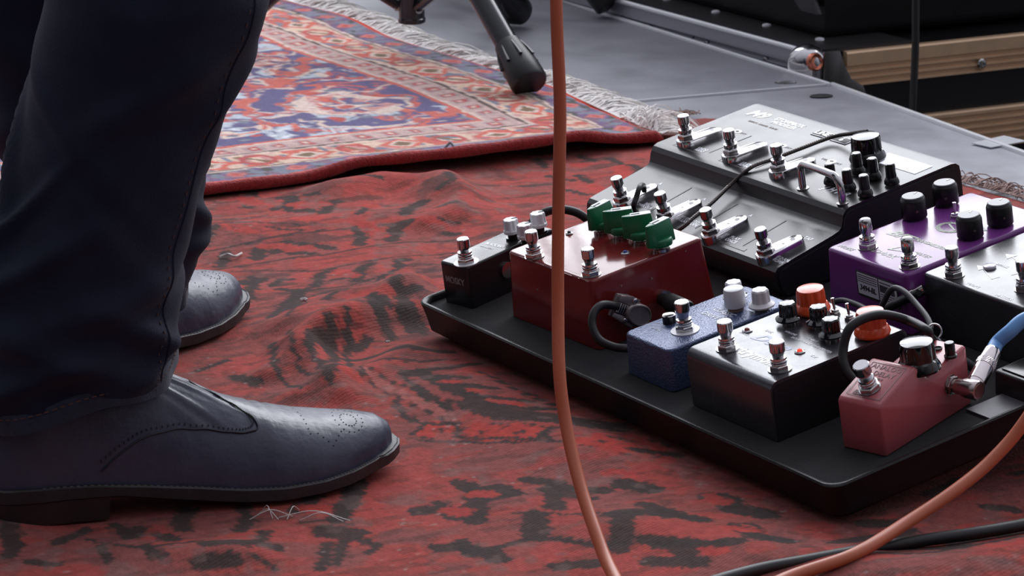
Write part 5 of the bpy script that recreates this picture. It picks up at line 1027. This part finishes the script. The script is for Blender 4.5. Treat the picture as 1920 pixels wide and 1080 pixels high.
def shoe(M, sign, label):
    root = thing('shoe', PI_ @ M, None); root.parent = person; root.matrix_world = PI_ @ M
    root.matrix_parent_inverse = Matrix.Identity(4); root.matrix_basis = PI_ @ M
    if label: root['label'] = label
    def cl(x): return sign * (.010 * math.sin(PI * min(max((x - .05) / .25, 0), 1)) - .004)
    NX = 70; xs = [.3 * (1 - math.cos(PI * .5 * i / (NX - 1)) ** 1.0) if False else .3 * math.sin(PI / 2 * i / (NX - 1)) for i in range(NX)]
    def surf(x, a, o=0.):
        hw, zt, zb = interp(x, SX, SH) + o, interp(x, SX, SZ) + o, interp(x, SX, SB); c, s = math.cos(a), math.sin(a)
        sq = interp(x, [0, .1, .16, .22, .3], [.70, .78, .95, 1.0, .9])        # cross-section fullness
        yy = math.copysign(abs(c) ** .80, c) * hw * (1 + .05 * math.sin(a * 2) ** 2 * 0); zz_ = (abs(s) ** sq) * (zt - zb)
        yy *= 1 - (.30 * (zz_ / max(zt - zb, 1e-6)) ** 2 if x < .16 else .30 * ((.20 - x) / .04 if x < .20 else 0) * (zz_ / max(zt - zb, 1e-6)) ** 2)
        w_ = 0
        if .15 < x < .25: w_ += .0007 * math.sin(x * 520 + 2.2 * math.sin(a * 3)) * math.exp(-((x - .195) / .022) ** 2) * s        # walking creases
        if x < .17: w_ += .0012 * math.sin(x * 300 + a * 5) * math.exp(-((x - .135) / .024) ** 2) * s
        return Vector((x, cl(x) + yy, zb + zz_ + w_))
    R = []; NA = 40
    for x in xs: R.append([surf(x, PI * k / NA) for k in range(NA + 1)] + [Vector((x, cl(x) + interp(x, SX, SH) * (1 - 2 * k / 6) * -1, interp(x, SX, SB))) for k in range(1, 6)])
    up = G().rings(R).build('upper', leather, root, ang=60)
    # sole with welt
    def outline(o, n=60):
        out = []
        for i in range(n): x = .3 * math.sin(PI / 2 * i / (n - 1)); out.append((x + (o if x > .28 else 0), cl(x) - (interp(x, SX, SH) + o), interp(x, SX, SB)))
        for i in range(n - 2, -1, -1): x = .3 * math.sin(PI / 2 * i / (n - 1)); out.append((x + (o if x > .28 else 0), cl(x) + (interp(x, SX, SH) + o), interp(x, SX, SB)))
        return out
    so = outline(.0042); zbot = lambda x: max(interp(x, [0, .07, .085, .13, .17, .2, .25, .28, .3], [.0165, .0165, .0158, .0085, .0030, .0012, .0020, .0050, .0085]), 0)
    R = [[(x, y, zbot(x)) for x, y, z in outline(.0028)], [(x, y, zbot(x) + .0010) for x, y, z in so], [(x, y, z + .0002) for x, y, z in so], [(x, y, z + .0012) for x, y, z in outline(.0030)], [(x, y, z + .0010) for x, y, z in outline(-.001)]]
    G().rings(R).build('sole', sole_m, root, ang=40)
    ho = [(x, y) for x, y, z in outline(.0030) if x < .080]
    g = G(); g.rings([[(x * .985, y * .97, 0) for x, y in ho], [(x, y, .0165) for x, y in ho]]); hb = g.build('heel', heel_m, root, ang=40)
    # welt stitching
    g = G(); st_ = [p for p in outline(.0030, 200) if p[0] > .03]
    for i in range(0, len(st_) - 1):
        a, b = Vector(st_[i]), Vector(st_[i + 1])
        if (b - a).length > .02: continue
        if i % 2: a.z += .0013; b.z += .0013; g.tube([a, b], .00042, 4)
    tag(g.build('welt_stitching', mat('stitch_grey', (96, 96, 104), .7), root), kind='stuff')
    # quarter flap: curved overlay with a stitched edge
    def P_at(x, zf, o):                                     # zf: angle parameter on the near side
        return surf(x, zf, o)
    sg = (lambda a: PI - a)                                 # near side is -y
    edge = [(.074, .06), (.094, .24), (.114, .42), (.138, .58), (.162, .68), (.179, .76), (.187, .88), (.186, 1.04), (.178, 1.20), (.164, 1.40), (.148, 1.56)]
    ec = catmull([(a, b, 0) for a, b in edge], 6)
    for side in (1, -1):
        R = []
        for p in ec:
            x, a = p.x, p.y; row = []
            for k in range(9):
                u_ = k / 8; xx = x + (.020 - x) * u_ * .9; aa = a + (1.57 - a) * min(u_ * 1.25, 1); aa_ = PI - aa if side > 0 else aa
                row.append(surf(xx, aa_, (.0011 if k else .0002) * min(1, max(0, (x - .074) / .02)) + .0001))
            R.append(row)
        g = G(); g.rings(R, False, False, closed=False); fl = g.build('quarter_flap', leather, root, ang=60)
        if side > 0:
            g = G(); g.tube([surf(p.x, PI - p.y, .0010) for p in ec], .0006, 6); g.build('piping', mat('edge_dark', (30, 30, 36), .4), root)
            g = G()
            for i in range(1, len(ec) - 1, 1):
                p = ec[i]; q = surf(p.x - .0028, PI - p.y - .02, .0013); q2 = surf(p.x - .0028 + .0, PI - p.y - .045, .0013); g.tube([q, q2], .0004, 4)
            tag(g.build('flap_stitching', mat('stitch_dark', (22, 22, 26), .7), root), kind='stuff')
    # brogue punching on the toe
    g = G(); cen = (.262, PI / 2 + .30)
    spots = [(cen[0] + .011 * math.cos(t_) * r_, cen[1] + .42 * math.sin(t_) * r_) for t_ in [i * 2 * PI / 16 for i in range(16)] for r_ in (.55, 1.0)]
    spots += [(.232 + i * .0032, PI / 2 + .95 - .10 * abs(i - 3)) for i in range(7)] + [(.236 + i * .0036, PI / 2 - .55 + .06 * i) for i in range(8)] + [(.226, PI / 2 + .12 * i - .3) for i in range(9)]
    for x, a in spots:
        p = surf(x, a, .0); n_ = (surf(x, a, .002) - p).normalized() if (surf(x, a, .002) - p).length > 1e-6 else Vector((0, 0, 1)); u2 = n_.orthogonal().normalized(); v2 = n_.cross(u2)
        g.add([p + n_ * .0003 + (u2 * math.cos(k * PI / 3) + v2 * math.sin(k * PI / 3)) * .00062 for k in range(6)], [tuple(range(6))])
    tag(g.build('brogue_punching', mat('punch_black', (16, 16, 20), .8), root), kind='stuff')
    return root
toe = gr(742, 862); yaw1 = math.radians(23)
h1 = toe - Vector((math.cos(yaw1), math.sin(yaw1), 0)) * .303; h1.z = 0.0005
shoe(T(h1) @ Matrix.Rotation(yaw1, 4, 'Z'), -1, None)
toe2 = gr(428, 578); yaw2 = math.radians(58)
h2 = toe2 - Vector((math.cos(yaw2), math.sin(yaw2), 0)) * .300; h2.z = .0005
shoe(T(h2) @ Matrix.Rotation(yaw2, 4, 'Z') @ Matrix.Scale(1, 4), 1, None)

denim = mat('denim', (26, 31, 49), .85, vary=.35, vscale=22, bump=(900, .5), dist=.0008, spec=.15, sheen=.06)
hem_m = mat('denim_worn', (38, 44, 60), .85, vary=.5, vscale=60, bump=(700, .6), spec=.15, sheen=.2)
def leg(sil, Yf, hem, creases, seed, name='jean_leg'):
    """sil: rows (py, left px, right px); Yf(z): depth of the leg's centre; hem: (z at near/back, z at front)"""
    rows = []
    for py, l, r in sil:
        Y = Yf(py); a, b = at(l, py, Y), at(r, py, Y); rows.append((a.z, (a.x + b.x) / 2, Y, abs(b.x - a.x) / 2))
    rows.sort(); return rows
def build_leg(rows, hemf, creases, seed, hipc, parent, depth_k=.95):
    zs = [r[0] for r in rows]; xs = [r[1] for r in rows]; ys = [r[2] for r in rows]; rs = [r[3] for r in rows]
    zs += [.50, .62, .80, .93]; xs += [xs[-1] * .4 + hipc[0] * .6, hipc[0], hipc[0], hipc[0]]; ys += [ys[-1] * .5 + hipc[1] * .5, hipc[1], hipc[1], hipc[1]]; rs += [.082, .088, .098, .105]
    NZ, NA = 190, 96; R = []
    for i in range(NZ):
        v = i / (NZ - 1); ring = []
        for k in range(NA):
            ph = 2 * PI * k / NA; zh = hemf(ph); z = zh + (.93 - zh) * v ** 1.35
            cx, cy, r = interp(z, zs, xs), interp(z, zs, ys), interp(z, zs, rs)
            c, s = math.cos(ph), math.sin(ph); dsp = 0
            for (p0, z0, kz, wd, am, L) in creases:
                dp = (ph - p0 + PI) % (2 * PI) - PI
                if abs(dp) < L * 1.6:
                    zl = z0 + kz * dp; dsp += 1.7 * min(max((z - zh) / .035, 0), 1) * am * math.exp(-((z - zl) / wd) ** 2) * math.exp(-(dp / L) ** 2)
            dsp += .0018 * math.sin(ph * 5 + z * 40 + seed) * math.sin(z * 55 + seed * 2) * (1 if z < .5 else .3)
            ring.append(Vector((cx + (r + dsp) * c, cy + (r * depth_k + dsp) * s, z)))
        R.append(ring)
    return R
person_parts = []
def add_leg(rows, hemf, creases, seed, hipc, name):
    R = build_leg(rows, hemf, creases, seed, hipc, person)
    R2 = [[PI_ @ p for p in r] for r in R]
    inner = [[p + (Vector((sum(q.x for q in R2[0]) / len(R2[0]), sum(q.y for q in R2[0]) / len(R2[0]), p.z)) - p) * .05 + Vector((0, 0, dz)) for p in R2[0]] for dz in (.0, .03)]
    return [inner[1], inner[0]] + R2
near_sil = [(0, 85, 506), (60, 70, 486), (110, 62, 466), (170, 54, 441), (230, 44, 416), (300, 20, 396), (350, 0, 380), (420, -40, 362), (500, -80, 340), (560, -95, 322), (620, -100, 322), (680, -105, 330), (760, -100, 322), (830, -95, 318)]
far_sil = [(0, -120, 280), (100, -70, 320), (200, -25, 350), (300, 12, 380), (350, 50, 382), (420, 95, 372), (500, 130, 366), (540, 150, 352), (580, 160, 345)]
nr = leg(near_sil, lambda py: 2.12 + .0 * py, None, None, 0); fr_ = leg(far_sil, lambda py: 2.40, None, None, 0)
def hem_near(ph):                                          # front (towards the toe) rides up on the shoe
    zf, zb_h = at(331, 690, 2.12).z, at(60, 815, 2.045).z
    c = math.cos(ph - .15); return zb_h + (zf - zb_h) * ((c + 1) / 2) ** 2.0 + .004 * math.sin(ph * 4)
def hem_far(ph):
    zf, zb_h = at(350, 552, 2.40).z, .035; c = math.cos(ph - .5); return zb_h + (zf - zb_h) * ((c + 1) / 2) ** 1.2
cr_near = [(4.3, .27, -.055, .010, .004, .9), (4.5, .235, -.06, .012, .003, .9), (4.0, .165, .05, .012, .007, .7), (3.75, .19, .10, .010, .007, .5), (5.2, .155, .02, .014, .006, .8), (4.9, .12, -.03, .012, .006, 1.0), (5.7, .13, -.04, .010, .006, .6),
    (4.2, .095, .03, .010, .006, .9), (5.6, .10, .05, .009, .006, .6), (6.1, .085, .02, .008, .005, .6), (5.0, .30, .04, .016, .004, .8), (3.5, .25, -.12, .014, .005, .4), (6.2, .30, .05, .012, .003, .6), (0.1, .15, .02, .012, .005, .7), (5.3, .075, -.02, .008, .004, .8)]
cr_far = [(5.9, .17, .03, .012, .005, .7), (6.2, .13, -.03, .010, .006, .7), (0, .11, .0, .009, .005, .7), (5.4, .24, -.04, .014, .004, .8), (3.6, .2, .03, .012, .005, .7)]
hipN, hipF = (-.235, 2.20), (-.235, 2.37)
jn = G()
RN = add_leg(nr, hem_near, cr_near, 1.3, hipN, 'n'); RF = add_leg(fr_, hem_far, cr_far, 4.1, hipF, 'f')
jeans_root = G(); jeans_root.rings(RN, False, True); jeans_root.rings(RF, False, True)
g = jeans_root
# seat and waist
wz = [(.80, .10, .17), (.86, .108, .18), (.93, .110, .175), (1.0, .105, .165), (1.04, .102, .160)]
R = [[PI_ @ Vector((-.235 + a * math.cos(2 * PI * k / 48), 2.285 + b * math.sin(2 * PI * k / 48), z_)) for k in range(48)] for z_, a, b in wz]; g.rings(R)
jo = g.build('jeans', denim, person, ang=80)
# hem bands with stitching
def hem_band(R0, R1, nm):
    cx = sum(p.x for p in R0) / len(R0); cy = sum(p.y for p in R0) / len(R0); out = []
    for off, dz in ((.0000, .0), (.0022, .0005), (.0024, .008), (.0022, .015), (.0, .0165)):
        out.append([p + Vector((p.x - cx, p.y - cy, 0)).normalized() * (off + (.0006 * math.sin(i * 2 * PI / 96 * 13) if off else 0)) + Vector((0, 0, dz + .0007 * math.sin(i * 2 * PI / 96 * 5))) for i, p in enumerate(R0)])
    b = G().rings(out, False, False).build('hem', hem_m, jo, ang=60)
    g2 = G(); sp = [p + Vector((p.x - cx, p.y - cy, 0)).normalized() * .0026 + Vector((0, 0, .0118)) for p in R0]
    for i in range(len(sp)):
        a, c = sp[i], sp[(i + 1) % len(sp)]; g2.tube([a.lerp(c, .15), a.lerp(c, .75)], .0005, 4)
    tag(g2.build('hem_stitching', mat('thread_tan', (92, 66, 56), .8), jo), kind='stuff')
hem_band(RN[2], RN[3], 'n'); hem_band(RF[2], RF[3], 'f')
# outer seam on the near leg
idx = int(96 * 5.85 / (2 * PI)); g = G(); g.tube([RN[j][idx] for j in range(3, 150)], .0009, 6); g.build('side_seam', denim, jo)
idx2 = idx - 1; g = G()
for j in range(4, 148, 2): g.tube([RN[j][idx2] + Vector((.0, -.0012, 0)), RN[j][idx2].lerp(RN[j + 1][idx2], .7) + Vector((0, -.0012, 0))], .00045, 4)
tag(g.build('seam_stitching', mat('thread_tan', 0), jo), kind='stuff')
# the body inside: one continuous skinned figure, hips to ankles and feet
me = bpy.data.meshes.new('body'); VV = [(-.235, 2.285, .93), (-.235, 2.285, 1.06), (-.235, 2.21, .86), (-.235, 2.36, .86)]
cN = lambda z: (interp(z, [q[0] for q in nr], [q[1] for q in nr]), 2.12, z)
kn = (nr[-1][1] * .7 + -.235 * .3, 2.19, .48); kf = (fr_[-1][1] * .7 - .235 * .3, 2.385, .48)
an = (h1 + Vector((math.cos(yaw1), math.sin(yaw1), 0)) * .060); af = (h2 + Vector((math.cos(yaw2), math.sin(yaw2), 0)) * .060)
bn = (h1 + Vector((math.cos(yaw1), math.sin(yaw1), 0)) * .21); bf = (h2 + Vector((math.cos(yaw2), math.sin(yaw2), 0)) * .21)
kn = cN(.32)[:2] + (.42,); kf = (interp(.3, [q[0] for q in fr_], [q[1] for q in fr_]), 2.40, .42)
VV += [kn, kf, (an.x, an.y, .10), (af.x, af.y, .10), (an.x, an.y, .052), (af.x, af.y, .052), (bn.x, bn.y, .036), (bf.x, bf.y, .036)]
EE = [(0, 1), (0, 2), (0, 3), (2, 4), (3, 5), (4, 6), (5, 7), (6, 8), (7, 9), (8, 10), (9, 11)]
me.from_pydata([tuple(PI_ @ Vector(v_)) for v_ in VV], EE, []); bo = bpy.data.objects.new('body', me); C.objects.link(bo); bo.parent = person
md = bo.modifiers.new('skin', 'SKIN'); RRs = [.07, .07, .045, .045, .026, .026, .020, .020, .018, .018, .012, .012]
for i, sv in enumerate(me.skin_vertices[0].data): sv.radius = (RRs[i], RRs[i]); sv.use_root = (i == 0)
s2m = bo.modifiers.new('sub', 'SUBSURF'); s2m.levels = s2m.render_levels = 1
me.materials.append(mat('skin_sock', (40, 38, 44), .8))
